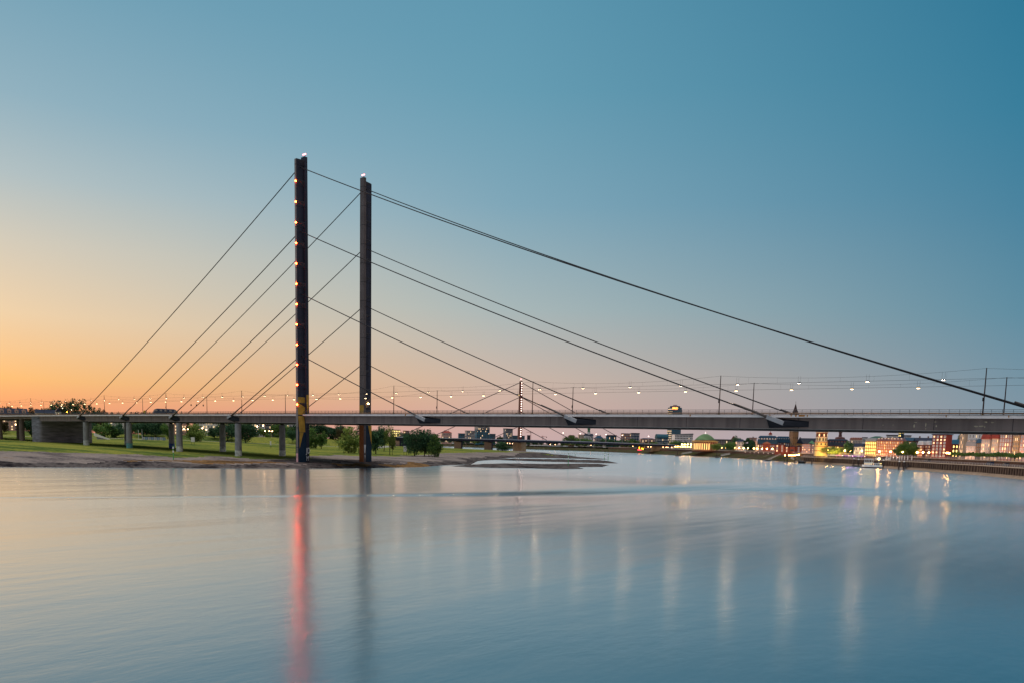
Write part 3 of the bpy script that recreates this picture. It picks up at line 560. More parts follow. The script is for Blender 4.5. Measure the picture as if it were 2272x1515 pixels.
for i in range(24):
    z = fz_(0)+4+(zp-fz_(0)-6)*i/23; g = MB(); g.ball(fbp(0, -2.0+.35*i/23, z), .62, 8, 5); g.build('lamp', E_WHITE, PY)
g = MB(); g.tube(fbp(0, 0, zp), fbp(0, 0, zp+2.2), .2); g.build('beacon_post', M['black'], PY); g = MB(); g.ball(fbp(0, 0, zp+2.6), .6); g.build('beacon', E_TOP, PY)
for py, pl, pr_ in ((848, 885, 1395), (880, 955, 1332), (913, 1024, 1273), (944, 1090, 1213)):
    zc = deep(1154, py, 1010)[2]
    for px in (pl, pr_): t = t_at(px); MB().tube(fbp(0, 0, zc), fbp(t, 0, fz_(t)+.1), .42, .42, 6).build('stay_cable', mat('far_cable', (.07, .05, .055), .6), FB)
for px in (1238, 1276, 1311, 1333, 1369, 1427):
    t = t_at(px); r = thing('street_lamp', 'slim lamp post with pale globe standing on the distant low bridge', 'street lamp', fbp(t, -10, fz_(t)), 0, 'lamps on the distant bridge')
    MB().tube((0, 0, 0), (0, 0, 9.5), .22, .16, 6).build('post', mat('pale_post', (.5, .42, .4), .6), r); MB().ball((0, 0, 9.9), .65, 8, 5).build('globe', emit('pink_globe', (1, .7, .6), 4.), r)
# ------------------------------------------------------------------ right bank
QP = [(215, -260), (245, -215), (268, -192), (285, -150), (276, -60), (262, 20), (243, 130), (215.2, 235.4), (184.9, 295.3), (160, 330), (137.4, 366.4), (106.8, 399.2), (63, 451.1), (16.1, 498), (-39.1, 571.9), (-100, 645), (-160, 702), (-227.6, 752), (-290, 800), (-357, 853), (-420, 892), (-483, 921), (-622, 962), (-760, 1010), (-900, 1055), (-1500, 1200), (-3000, 1500), (-7000, 1700)]
QP = np.array(QP, float)
def inland(d):                            # the bank line pushed d metres inland
    t = np.gradient(QP, axis=0); t /= np.hypot(*t.T)[:, None]; return QP+np.stack([t[:, 1], -t[:, 0]], 1)*d
def arc(P): return np.concatenate([[0], np.cumsum(np.hypot(*np.diff(P, axis=0).T))])
SA = arc(QP)
def bank(s, d=0.):                        # point at arc length s, d metres inland
    P = inland(d); return np.array([np.interp(s, SA, P[:, 0]), np.interp(s, SA, P[:, 1])])
def s_at(px, d=0.):                       # arc length where the pixel column px meets the bank line
    P = inland(d); r = ray(px, 990)[:2]; c = (P-CC[:2])@np.array([r[1], -r[0]])
    for i in range(5, len(P)-1):
        if c[i]*c[i+1] <= 0: return SA[i]+(SA[i+1]-SA[i])*c[i]/(c[i]-c[i+1])
    return SA[8]
def strip(name, m, d0, z0, d1, z1, sa, sb, step=12, wob=0.):
    g = MB(); ss = np.arange(sa, sb+step, step)
    for a, b in zip(ss[:-1], ss[1:]):
        w = lambda s, z: z+wob*math.sin(s*.21)*math.sin(s*.057)
        g.quad((*bank(a, d0), w(a, z0)), (*bank(b, d0), w(b, z0)), (*bank(b, d1), w(b, z1)), (*bank(a, d1), w(a, z1)))
    return struct(g.build(name, m))
SQ0, SQ1, SE = s_at(2300)-120, s_at(1770), SA[-2]
stone = mat('quay_stone', (.085, .062, .05), .9, .35, .35, bump=.1); apron = mat('apron_stone', (.2, .15, .11), .9, .2, .3)
slope = groundmat('river_slope', [(.03, .024, .018), (.07, .052, .038), (.03, .04, .012), (.12, .09, .07)], .07, .5, .4)
paving = mat('promenade_paving', (.16, .13, .11), .9, .2, .3); cityg = mat('city_ground', (.1, .085, .07), .9, .2, .05)
strip('riverbank_apron', apron, -1, -.8, 3, 1.4, 0, SQ1)
strip('lower_promenade', paving, 3, 4.8, 17, 4.85, 0, SQ1)
strip('riverbank_slope', slope, -2, -.8, 16, 4.8, SQ1, SE, 14)
strip('upper_promenade', paving, 17, 7.3, 40, 7.32, 0, SE, 14)
strip('city_ground', cityg, 40, 7.3, 1500, 7.6, 0, SA[-1], 30)
def wall_strip(name, label, cat, d, z0, z1, sa, sb, m, rib=None, capm=None):
    r = thing(name, label, cat); g = MB(); ss = np.arange(sa, sb, 6.)
    for a, b in zip(ss[:-1], ss[1:]):
        p, q, p2, q2 = bank(a, d), bank(b, d), bank(a, d+.8), bank(b, d+.8)
        g.hexa([(*p, z0), (*q, z0), (*q2, z0), (*p2, z0), (*p, z1), (*q, z1), (*q2, z1), (*p2, z1)])
    g.build('wall', m, r)
    if rib:
        g = MB()
        for s in np.arange(sa, sb-6, rib):
            p, q, p2, q2 = bank(s, d-.35), bank(s+rib*.28, d-.35), bank(s, d-.003), bank(s+rib*.28, d-.003)
            g.hexa([(*p, z0), (*q, z0), (*q2, z0), (*p2, z0), (*p, z1-.3), (*q, z1-.3), (*q2, z1-.3), (*p2, z1-.3)])
        g.build('sheet_pile_ribs', mat('rib_steel', (.05, .035, .03), .9, .3, .5), r)
    g = MB()
    for a, b in zip(ss[:-1], ss[1:]):
        p, q, p2, q2 = bank(a, d-.4), bank(b, d-.4), bank(a, d+1), bank(b, d+1)
        g.hexa([(*p, z1+.003), (*q, z1+.003), (*q2, z1+.003), (*p2, z1+.003), (*p, z1+.4), (*q, z1+.4), (*q2, z1+.4), (*p2, z1+.4)])
    g.build('coping', capm or mat('coping_stone', (.36, .31, .26), .8, .15, .4), r); return r
wall_strip('quay_wall', 'dark ribbed sheet-pile quay wall at the water below the old town', 'quay wall', 3, 1.35, 4.85, 0, SQ1, stone, 3.2)
wall_strip('retaining_wall', 'long brown retaining wall carrying the upper promenade behind the quay', 'wall', 17, 4.7, 7.4, 0, s_at(1330), mat('retaining_brick', (.08, .05, .042), .9, .25, .3))
def rail_strip(label, d, z, sa, sb):
    r = thing('railing', label, 'railing'); g = MB(); ss = np.arange(sa, sb, 3.)
    for a, b in zip(ss[:-1], ss[1:]):
        for h in (.55, 1.05): g.tube((*bank(a, d), z+h), (*bank(b, d), z+h), .05, .05, 4, cap=False)
    g.build('rail', mat('pale_rail', (.4, .38, .4), .5), r)
    g = MB()
    for s in ss: p = bank(s, d); g.tube((*p, z), (*p, z+1.05), .05, .05, 4, cap=False)
    g.build('rail_posts', mat('pale_rail', (0, 0, 0)), r)
rail_strip('thin pale railing along the edge of the lower quay', 4, 5.2, SQ0, SQ1)
rail_strip('thin pale railing on the upper promenade wall', 17.6, 7.8, SQ0, s_at(1500))
# promenade lamps
def street_lamp(h, m, r=.42):
    t = thing('street_lamp', '', 'street lamp'); MB().tube((0, 0, 0), (0, 0, h), .13, .07, 8).build('post', mat('lamp_post', (.08, .06, .05), .5), t)
    MB().lathe([(.05, h-.35), (.3, h-.3), (.12, h+.02)], 8).build('collar', M['black'], t); MB().ball((0, 0, h+r*.8), r, 10, 6).build('globe', m, t); return t
lp = street_lamp(3.4, E_SOD, .46); LAMPS = []
px_l = [1498, 1503.5, 1509.5, 1515, 1520.5, 1526, 1532, 1538, 1544, 1550.5, 1558.5, 1566.5, 1575, 1584, 1592.5, 1601.5, 1611, 1620, 1630, 1640, 1650, 1660, 1673, 1680.5, 1691.5, 1702, 1714, 1725, 1738, 1745]
px_u = [1837.5, 1850, 1863, 1875, 1888, 1901, 1913, 1926, 1938, 1952, 1977, 1991, 2003.5, 2036, 2049, 2062, 2075, 2102, 2107, 2170, 2253, 1828, 1868, 1957]
for k, px in enumerate(px_l+px_u):
    d = 20 if k < len(px_l) else (26 if k % 3 else 22); s = s_at(px, d); p = bank(s, d)
    t = lp if k == 0 else dup(lp); t.location = (*p, 7.3)
    t['label'] = 'yellow globe lamp in the even row along the promenade wall left of the castle tower' if k < len(px_l) else 'yellow globe lamp on the promenade between the castle tower and the pale old houses'; t['group'] = 'promenade lamps left of the castle tower' if k < len(px_l) else 'promenade lamps right of the castle tower'
ls = street_lamp(2.2, E_WHITE, .2)
for k, px in enumerate([1641, 1651, 1660, 1669, 1680, 1690, 1700, 1705, 1710, 1714.5, 1818, 1828, 1856, 1870, 1885, 1893, 1920, 1984, 1994]):
    s = s_at(px, 8); t = ls if k == 0 else dup(ls); up_ = px > 1765; p = bank(s, 8 if up_ else 15); t.location = (*p, 4.85 if up_ else 4.3); t['label'] = 'small white lamp low on the bank below the promenade wall' if not up_ else 'small white lamp on the lower quay'; t['group'] = 'small white bank lamps' if not up_ else 'small white quay lamps'
# ------------------------------------------------------------------ trees
LM = [leafmat('leaf_dark', (.015, .05, .03), (.04, .1, .05), (.09, .17, .07)), leafmat('leaf_mid', (.03, .085, .025), (.08, .155, .04), (.16, .25, .06)), leafmat('leaf_light', (.07, .12, .03), (.15, .21, .05), (.27, .32, .08)), leafmat('leaf_rusty', (.04, .035, .015), (.08, .06, .03), (.1, .1, .04))]
def crown(seed, n, rx, rz, zc, clump=22, leaf=.03, kind='round'):
    r = random.Random(seed); g = MB(); cl = []
    for i in range(clump):
        while True:
            v = Vector((r.uniform(-1, 1), r.uniform(-1, 1), r.uniform(-1, 1)))
            if .25 < v.length < 1: break
        v *= r.choice((.85, 1, 1, 1.12))
        if kind == 'cone': f = 1-(v.z+1)/2*.85; v.x *= f; v.y *= f
        if kind == 'willow' and v.z < 0: v.x *= 1.05; v.y *= 1.05
        cl.append((Vector((v.x*rx, v.y*rx, zc+v.z*rz)), r.uniform(.15, .33)*rx*1.5))
    for i in range(n):
        c, q = r.choice(cl); d = Vector((r.gauss(0, 1), r.gauss(0, 1), r.gauss(0, 1))).normalized()*q*r.random()**.4
        if kind == 'willow': d.z = -abs(d.z)*1.6
        p = c+d; s = leaf*r.uniform(.6, 1.4); a = Vector((r.gauss(0, 1), r.gauss(0, 1), r.gauss(0, 1))).normalized(); b = a.orthogonal().normalized(); b.rotate(Matrix.Rotation(r.random()*6.28, 3, a)); a2 = a.cross(b)
        g.quad(p-b*s, p-a2*s*.7, p+b*s, p+a2*s*.7)
    return g
def trunk(seed, h, r0, rx, zc):
    r = random.Random(seed); g = MB(); top = Vector((r.uniform(-.03, .03), r.uniform(-.03, .03), h)); g.tube((0, 0, -.03), top, r0, r0*.7, 8)
    for i in range(7):
        a = i*2.4+r.random(); e = Vector((math.cos(a)*rx*.6, math.sin(a)*rx*.6, zc+r.uniform(-.1, .2))); m = top.lerp(e, .5)+Vector((0, 0, .04)); g.tube(top, m, r0*.5, r0*.32, 6); g.tube(m, e, r0*.32, r0*.1, 5)
    return g
TV = {}
for nm, a in dict(round=(3, 4200, .44, .39, .59, 34, .03, 'round'), broad=(5, 4600, .58, .38, .59, 40, .031, 'round'), sparse=(8, 1900, .38, .38, .6, 24, .027, 'round'), willow=(11, 4200, .44, .42, .55, 30, .027, 'willow'), tall=(14, 3400, .28, .45, .54, 30, .026, 'round'), bush=(17, 3400, .64, .48, .46, 32, .036, 'round'), fir=(21, 2400, .26, .48, .52, 44, .024, 'cone'), hedge=(25, 3400, .62, .44, .49, 34, .038, 'round')).items():
    sd_, n_, rx, rz, zc, cl, lf, kd = a
    for mi in range(4):
        if mi == 0: base = crown(sd_, n_, rx, rz, zc, cl, lf, kd).mesh('crown', LM[0]); tm = trunk(sd_, .26 if nm not in ('bush', 'hedge') else .1, .028, rx, zc).mesh('trunk', M['trunk'])
        else: base = base.copy(); base.materials.clear(); base.materials.append(LM[mi])
        TV[nm, mi] = (base, tm)
def tree(kind, mi, loc, h, label, group=None, wx_=1., name='tree', cat='tree'):
    t = thing(name, label, cat, loc, random.uniform(0, 6.28), group, (h*wx_, h*wx_, h)); c, k = TV[kind, mi]
    add('crown', c, t); add('trunk', k, t); return t
def ptree(kind, mi, px, yb, yt, D, label, group=None, w=None, **k):
    """tree whose foot stands at distance D below pixel (px, yb) and whose top reaches yt"""
    b = deep(px, yb, D); h = (yb-yt)/F*D; natural = {'round': .84, 'broad': 1.12, 'sparse': .74, 'willow': .84, 'tall': .56, 'bush': 1.2, 'fir': .5, 'hedge': 1.2}[kind]
    zb = ground_z(b[0], b[1]) if px < 1130 and D < 1300 else b[2]
    h += max(-3, min(3, b[2]-zb))
    return tree(kind, mi, (b[0], b[1], zb), h, label, group, 1. if w is None else w/F*D/(h*natural), **k)
for a in [('willow', 2, 437, 975, 938, 640, 'light green willow in front of the dyke seen between the second and third bridge piers', None, 44), ('round', 0, 477, 968, 944, 700, 'dark rounded tree on the dyke left of the third far pier', None, 26), ('broad', 0, 505, 968, 936, 690, 'big dark green tree behind the far bridge pier at the third pair', None, 50), ('broad', 0, 545, 972, 934, 670, 'big dark blue-green tree directly behind the rightmost front pier', None, 52),
          ('round', 1, 612, 966, 938, 760, 'mid green tree in front of the white houses left of the rightmost back pier', None, 22), ('round', 1, 626, 967, 940, 760, 'greyish green tree right beside the rightmost back pier', None, 20), ('round', 0, 648, 972, 950, 690, 'small dark tree beside the lower left edge of the near pylon', None, 18),
          ('willow', 1, 690, 983.5, 946, 560, 'grey green willow on the meadow just right of the near pylon foot', None, 34), ('round', 1, 713, 984, 955, 560, 'small round meadow tree second right of the near pylon', None, 24), ('broad', 0, 706, 976, 938, 720, 'tall dark crown behind the small meadow trees right of the near pylon', None, 44), ('hedge', 0, 745, 977, 944, 720, 'wide dark green thicket on the dyke between the two pylons', None, 52), ('round', 0, 722, 976, 941, 760, 'dark tree top poking over the thicket between the pylons', None, 32), ('round', 3, 757, 979, 945, 700, 'brownish tree at the right end of the thicket between the pylons', None, 24),
          ('willow', 2, 773, 990, 940, 470, 'full light green willow standing left of the far pylon', None, 46), ('sparse', 0, 796, 990, 942, 480, 'thin dark tree close against the left edge of the far pylon', None, 22), ('round', 0, 834, 990.5, 940, 470, 'dark green tree just right of the far pylon', None, 40), ('sparse', 0, 852, 986, 945, 560, 'loose see-through tree with open crown right of the far pylon', None, 24), ('sparse', 2, 865, 991, 943, 470, 'yellowish slender twin-stemmed tree before the distant bridge', None, 24), ('sparse', 2, 870.5, 991.5, 958, 468, 'short yellowish tree against the slender twin-stemmed tree', None, 14),
          ('broad', 0, 920, 991.5, 945, 462, 'leftmost dark tree of the clump on the meadow between far pylon and distant bridge', None, 46), ('round', 0, 942, 991, 945, 465, 'middle dark tree of the clump on the meadow', None, 38), ('broad', 0, 952, 991.5, 946, 470, 'dense blue-green tree right of the middle of the meadow clump', None, 38), ('willow', 1, 964, 992, 951, 458, 'drooping willow at the right end of the meadow clump', None, 28), ('bush', 0, 1115, 1000.5, 978, 800, 'solitary round dark bush at the water edge left of the distant pylon', None, 29),
          ('round', 0, 70, 964.5, 925, 640, 'dark tree under the approach viaduct left of the abutment', None, 34), ('round', 3, 8, 960, 930, 700, 'orange tinged tree under the bridge at the left picture edge', None, 20), ('hedge', 1, 232, 958, 934, 680, 'green thicket right of the stone abutment', None, 44), ('hedge', 0, 258, 960, 936, 690, 'dark thicket left of the white house under the bridge', None, 36), ('round', 0, 318, 964, 934, 700, 'dark green tree right of the second front pier', None, 30), ('broad', 0, 345, 965, 932, 700, 'wide dark tree above the row of blue and white containers', None, 42), ('round', 1, 372, 967, 938, 690, 'mid green tree left of the third back pier', None, 24)]:
    ptree(*a[:7], a[7], a[8])
rr = random.Random(5)
for k, px in enumerate(range(200, 668, 24)):
    if any(abs(px-q) < 8 for q in (272, 398, 574, 468)): continue
    D = 770+rr.uniform(-15, 40); b = deep(px+rr.uniform(-4, 4), 960, D); b[2] = 11.2; yt = rr.choice([936, 940, 944, 948]); h = max(4, deep(px, yt, D)[2]-11.2)
    tree(rr.choice(['round', 'broad', 'hedge', 'sparse', 'bush']), rr.choice([0, 0, 1, 1, 2]), b, h, 'tree in the leafy row between the houses behind the left dyke', 'leafy row behind the left dyke', rr.uniform(.9, 1.3))
for k, px in enumerate(range(232, 660, 24)):
    D = 742+rr.uniform(-6, 6); b = deep(px+rr.uniform(-6, 6), 962, D); tree('bush', rr.choice([0, 1, 1, 3]), (b[0], b[1], ground_z(b[0], b[1])), rr.uniform(2.2, 4.), 'low bush on the dyke top below the tree row', 'low bushes on the dyke top', rr.uniform(1., 1.8), name='bush', cat='bush')
sil = [(22, 903, 40, 'broad', 3), (38, 904, 30, 'round', 3), (52, 906, 24, 'round', 3), (78, 905, 34, 'broad', 3), (90, 907, 24, 'round', 3), (116, 899, 34, 'round', 0), (128, 893, 40, 'sparse', 0), (140, 900, 24, 'round', 3), (163, 889, 30, 'sparse', 0), (182, 890, 34, 'sparse', 0), (206, 903, 24, 'round', 0), (216, 905, 20, 'round', 0), (230, 908, 20, 'round', 3), (243, 911, 22, 'bush', 0), (256, 912.5, 22, 'bush', 0), (300, 911, 26, 'bush', 3), (316, 912, 24, 'bush', 3), (332, 911, 26, 'bush', 0), (410, 912, 18, 'bush', 0), (436, 914, 14, 'bush', 0), (455, 913, 16, 'bush', 0), (486, 914, 16, 'bush', 0)]
for px, yt, w, kd, mi in sil:
    b = deep(px, 955, 860); b[2] = 11.5; h = deep(px, yt, 860)[2]-11.5; nat = {'round': .84, 'broad': 1.12, 'sparse': .74, 'bush': 1.2}[kd]
    tree(kd, mi, b, h, 'dark tree crown showing above the left bridge deck against the orange sky', 'tree crowns above the left bridge deck', w/F*860/(h*nat))
k = 0
for px in list(range(985, 1470, 11)):    # belt of trees on the far bank behind the distant bridge
    D = 1560-(px-985)*.45+random.uniform(-30, 60); yt = random.uniform(975, 981)+(px-985)*.02; yb = CAM['py'] and None
    b = deep(px+random.uniform(-4, 4), 985, D); b[2] = 7.4; zt_ = deep(px, yt, D)[2]
    tree(random.choice(['broad', 'round', 'hedge']), random.choice([0, 0, 1, 2]), b, max(9, zt_-7.4), 'tree in the green belt on the far bank behind the distant bridge', 'tree belt behind the distant bridge', random.uniform(1., 1.3))
for a in [('broad', 1, 1265, 965, 1600, 28, 'rounded olive tree above the distant bridge left of the church tower'), ('broad', 1, 1297, 972, 1600, 40, 'wide green tree mass below the white church with green cupola'), ('round', 0, 1284, 969, 1650, 22, 'dark tree between the dark red roof and the white church'), ('round', 0, 1108, 966, 1700, 14, 'dark tree left of the slim apartment tower by the distant pylon'), ('round', 0, 1126, 968, 1650, 14, 'dark tree in front of the slim apartment tower'), ('bush', 0, 893, 958, 1500, 26, 'dark tree over the left end of the distant bridge'), ('round', 0, 1345, 971, 1550, 30, 'tree crown left of the dark blue office roofs'), ('round', 0, 1360, 974, 1520, 30, 'tree crown below the dark blue office roofs'), ('round', 0, 1378, 973, 1500, 28, 'tree crown left of the red brick office block'), ('broad', 1, 1405, 973, 1400, 26, 'green tree in front of the red brick office block'), ('bush', 1, 1450, 979, 1300, 20, 'flat bush between low pink houses and the arched hall'),
          ('broad', 1, 1500, 976, 1180, 30, 'leafy tree before the white grid-windowed office building, left one'), ('broad', 0, 1518, 979, 1150, 26, 'leafy tree before the white grid-windowed office building, right one'), ('broad', 2, 1590, 983, 950, 24, 'low green tree right of the domed hall'), ('broad', 1, 1620, 979, 930, 26, 'bushy green tree left of the white villa'), ('round', 0, 1637, 966, 1000, 22, 'tall dark tree towering behind the white villa'), ('tall', 0, 1661, 970, 930, 24, 'tall slim dark tree right of the white villa'), ('tall', 0, 1668, 978, 900, 16, 'slim dark tree left of the brick school with mansard roof'), ('tall', 0, 1676, 983, 890, 10, 'small dark tree against the left corner of the brick school'),
          ('broad', 2, 1842, 990, 640, 34, 'floodlit golden tree right of the round castle tower'), ('broad', 2, 1856, 991, 640, 26, 'floodlit golden tree second right of the castle tower'), ('round', 0, 1886, 977, 660, 26, 'tall dark tree left of the blue-roofed white house'), ('round', 0, 1897, 983, 650, 26, 'dark tree against the blue-roofed white house'), ('broad', 1, 2012, 979, 570, 40, 'large green plane tree before the long red building'), ('round', 1, 2028, 985, 560, 26, 'green plane tree right of the large plane tree'), ('round', 1, 1997, 992, 575, 26, 'lower green plane tree left of the large plane tree'), ('fir', 0, 2127, 960, 640, 14, 'dark fir behind the blue-roofed building right of the brick tower')]:
    kd, mi, px, yt, D, w, lab = a; b = deep(px, 990, D); b[2] = 7.4; h = deep(px, yt, D)[2]-7.4; nat = {'round': .84, 'broad': 1.12, 'tall': .56, 'bush': 1.2, 'fir': .5}[kd]
    tree(kd, mi, b, h, lab, None, w/F*D/(h*nat))
for i, px in enumerate(range(2110, 2300, 8)):   # clipped planes on the promenade
    d = 24; s = s_at(px, d); p = bank(s, d); t = thing('plane_tree', 'clipped flat-topped plane tree in the row before the pale old houses', 'tree', (*p, 7.3), 0, 'clipped plane trees on the promenade')
    if i == 0:
        pc = crown(77, 900, 2.0, .8, 3.6, 16, .2).mesh('crown', LM[1]); g = MB(); g.tube((0, 0, 0), (0, 0, 3.2), .16, .12)
        for q in range(5): g.tube((0, 0, 2.9), (1.5*math.cos(q*1.26), 1.5*math.sin(q*1.26), 3.6), .08, .03, 5)
        pt = g.mesh('trunk', M['trunk'])
    add('crown', pc, t); add('trunk', pt, t); t.scale = (1, 1, random.uniform(.9, 1.1))
g = MB()
# ------------------------------------------------------------------ buildings
WC = {}
def winmesh(w, h, style):
    key = (round(w, 2), round(h, 2), style)
    if key in WC: return WC[key]
    g = MB(); fr_, pane = {'d': (M['frame'], M['glass']), 'l': (M['frame'], E_WIN), 'y': (mat('frame_dark', (.12, .08, .06), .6), E_WINY), 'k': (mat('frame_dark', (0, 0, 0)), M['glass']), 'w': (M['white'], mat('pale_glass', (.22, .25, .3), .2, .3))}[style]
    t = min(w, h)*.13
    g.box(-w/2, w/2, -.06, .02, 0, t); g.box(-w/2, w/2, -.06, .02, h-t, h); g.box(-w/2, -w/2+t, -.06, .02, t, h-t); g.box(w/2-t, w/2, -.06, .02, t, h-t); g.box(-t*.3, t*.3, -.05, .02, t, h-t)
    g.quad((-w/2+t, -.02, t), (w/2-t, -.02, t), (w/2-t, -.02, h-t), (-w/2+t, -.02, h-t), 1)
    WC[key] = g.mesh('window', [fr_, pane]); return WC[key]
def roof_mesh(kind, w, d, z, h, ov=.5):
    g = MB(); a, b = w/2+ov, d/2+ov
    if kind == 'hip':
        r = max(.2, a-b) if a > b else .2; rb = max(.05, b-a) if b > a else .05; B = [(-a, -b, z), (a, -b, z), (a, b, z), (-a, b, z)]; T = [(-r, -rb, z+h), (r, -rb, z+h), (r, rb, z+h), (-r, rb, z+h)]; g.prism(B, T)
    elif kind == 'gable':
        g.prism([(-a, -b, z), (-a, b, z), (-a, 0, z+h)], [(a, -b, z), (a, b, z), (a, 0, z+h)])
    elif kind == 'cross':                  # ridge running away from the viewer
        g.prism([(-a, -b, z), (a, -b, z), (0, -b, z+h)], [(-a, b, z), (a, b, z), (0, b, z+h)])
    elif kind == 'mansard':
        q = min(a, b)*.28; B = [(-a, -b, z), (a, -b, z), (a, b, z), (-a, b, z)]; m_ = [(-a+q, -b+q, z+h*.85), (a-q, -b+q, z+h*.85), (a-q, b-q, z+h*.85), (-a+q, b-q, z+h*.85)]; g.prism(B, m_)
        T = [(-a+2*q, -b+2*q, z+h), (a-2*q, -b+2*q, z+h), (a-2*q, b-2*q, z+h), (-a+2*q, b-2*q, z+h)]; g.prism([(x, y, zz_+.002) for x, y, zz_ in m_], T)
    elif kind == 'barrel':
        n = 10; R0 = [(-a, -b*math.cos(math.pi*i/n), z+h*math.sin(math.pi*i/n)) for i in range(n+1)]; g.prism(R0, [(a, y, zz_) for x, y, zz_ in R0])
    elif kind == 'wedge':
        g.hexa([(-a, -b, z), (a, -b, z), (a, b, z), (-a, b, z), (-a, -b, z+h*.4), (a, -b, z+h), (a, b, z+h), (-a, b, z+h*.4)])
    else:
        g.box(-a, a, -b, b, z, z+max(.5, h))
    return g
def building(name, label, x0, x1, ye, D, wall, roof='flat', yr=None, rmat=None, e=-.35, r=.7, cols=4, rows=4, lit_=.25, style='d', z0=7.3, cat='building', group=None, side=2, ww=.5, wh=.6, dorm=0, chim=0, par=True, gx=None, dstyle=None):
    """walls span pixels x0..x1, eaves at ye, ridge at yr, standing D metres from the camera"""
    pc = (x0+x1)/2; ang = CAM['yaw']+math.atan((1136-pc)/F)+e; Wt = (x1-x0)/F*D*math.hypot(1, (pc-1136)/F)**0
    w = Wt/(math.cos(e)+r*abs(math.sin(e))); d = max(6., r*w)
    if d > r*w: w = max(2.5, (Wt-d*abs(math.sin(e)))/math.cos(e))
    c = deep(pc, 985, D+d/2); hz = deep(pc, ye, D)[2]-z0; t = thing(name, label, cat, (c[0], c[1], z0), ang, group)
    MB().box(-w/2, w/2, -d/2, d/2, -1.5, hz).build('wall', wall, t)
    hr = (deep(pc, yr, D)[2]-z0-hz) if yr else .6
    rf = roof_mesh(roof, w, d, hz+.002, hr).build('roof', rmat or mat('roof_slate', (.03, .035, .05), .7, .3, .3), t)
    if rows and cols:
        n = min(cols*rows, 88); cw, rh = w/cols, (hz-1.2)/rows; bw, bh = cw*ww, rh*wh
        for i in range(cols):
            for j in range(rows):
                st = style if random.random() > lit_ else ('l' if style != 'y' else 'y')
                add('window', winmesh(bw, bh, st), t, (-w/2+cw*(i+.5), -d/2-.002, .9+rh*j+rh*.2))
        sc_ = min(side, 3) if abs(e) > .12 and cols*rows < 70 else 0
        for i in range(sc_):
            for j in range(rows):
                if random.random() < .12: continue
                o = add('window', winmesh(min(bw, d/sc_*.4), bh, style if random.random() > lit_*.6 else 'l'), t, ((w/2+.002) if e < 0 else -(w/2+.002), -d/2+d*(i+.5)/sc_, .9+rh*j+rh*.2), math.pi/2 if e < 0 else -math.pi/2)
    if dorm:
        dm = MB(); s_ = w/dorm*.26; dh = max(1.2, hr*.5); dm.box(-s_, s_, -.1, d*.2, 0, dh); dm.prism([(-s_*1.2, -.2, dh+.002), (s_*1.2, -.2, dh+.002), (0, -.2, dh+s_*.8)], [(-s_*1.2, d*.2, dh+.002), (s_*1.2, d*.2, dh+.002), (0, d*.2, dh+s_*.8)])
        me = dm.mesh('dormer', wall if dstyle is None else dstyle); wd = winmesh(s_*1.2, dh*.7, 'd' if style != 'y' else 'l')
        for i in range(dorm):
            o = add('dormer', me, t, (-w/2+w*(i+.5)/dorm, -d/2+d*.06, hz+hr*.15)); add('window', wd, o, (0, -.11, dh*.15))
    for i in range(chim):
        x = -w/2+w*(i+.7)/(chim+.4); g = MB(); g.box(x-.5, x+.5, -.5, .5, hz+hr*.3, hz+hr+1.3); g.build('chimney', mat('chimney_brick', (.16, .09, .07), .8), rf)
    return t, w, d, hz, hr
K = lambda n, c, **k: mat(n, c, .85, k.pop('var', .14), k.pop('scale', .35), **k)
brick = K('red_brick', (.2, .06, .045)); dbrick = K('dark_brick', (.12, .04, .04)); pinkw = K('pink_render', (.52, .3, .25)); cream = K('cream_render', (.62, .47, .34)); whitew = K('white_render', (.72, .7, .7)); tanw = K('tan_stone', (.36, .25, .13)); greyw = K('grey_render', (.3, .28, .28)); brown = K('brown_stone', (.2, .13, .09)); palew = K('pale_pink_render', (.66, .5, .42))
slate = K('roof_slate2', (.025, .033, .055)); teal = K('teal_roof', (.03, .09, .12)); redr = K('red_roof', (.25, .05, .04)); blueg = K('blue_glass', (.05, .14, .2), scale=.15); gzinc = K('grey_zinc', (.22, .22, .23)); copper = K('green_copper', (.08, .19, .11)); bluer = K('blue_roof', (.025, .06, .1))
B = building
# houses behind the left dyke
B('house', 'long house row with dark dormered roof above the deck at the left picture edge', -30, 58, 917, 800, pinkw, 'gable', 904, slate, .12, .35, 12, 6, .35, dorm=6, z0=10.8, chim=3, cat='house')
B('house', 'house row with plain dark roof between the first tree crowns over the abutment', 84, 128, 916, 810, cream, 'gable', 908, slate, .1, .4, 8, 5, .3, z0=10.8, chim=2, cat='house')
B('house', 'white-gabled house just above the stone abutment', 126, 138, 913, 790, whitew, 'cross', 904, slate, .1, .9, 3, 4, .3, z0=10.8, cat='house')
B('house', 'white house with dark windows visible between abutment and second pier', 244, 284, 934, 780, whitew, 'hip', 922, slate, .15, .6, 7, 4, .12, z0=10.8, cat='house')
B('apartment_house', 'apartment house with dark skylit roof poking over the deck left of the third cable', 342, 394, 917, 820, greyw, 'mansard', 906, slate, .12, .6, 9, 6, .25, z0=10.8, dorm=5, cat='house')
B('house', 'reddish lit house behind the third pair of piers', 382, 413, 934, 760, pinkw, 'hip', 924, redr, .1, .6, 6, 4, .6, z0=10.8, cat='house')
B('house', 'long white house behind the light green willow', 438, 498, 934, 790, whitew, 'hip', 924, slate, .1, .5, 11, 4, .25, z0=10.8, chim=2, cat='house')
B('house', 'white and navy gabled house behind the dyke lamps', 556, 588, 938, 780, whitew, 'cross', 922, slate, .1, .7, 5, 3, .35, 'k', z0=10.8, cat='house')
B('house', 'dark narrow timbered house right of the white and navy house', 589, 601, 934, 785, K('dark_timber', (.08, .07, .08)), 'cross', 924, slate, .1, .8, 3, 4, .2, 'w', z0=10.8, cat='house')
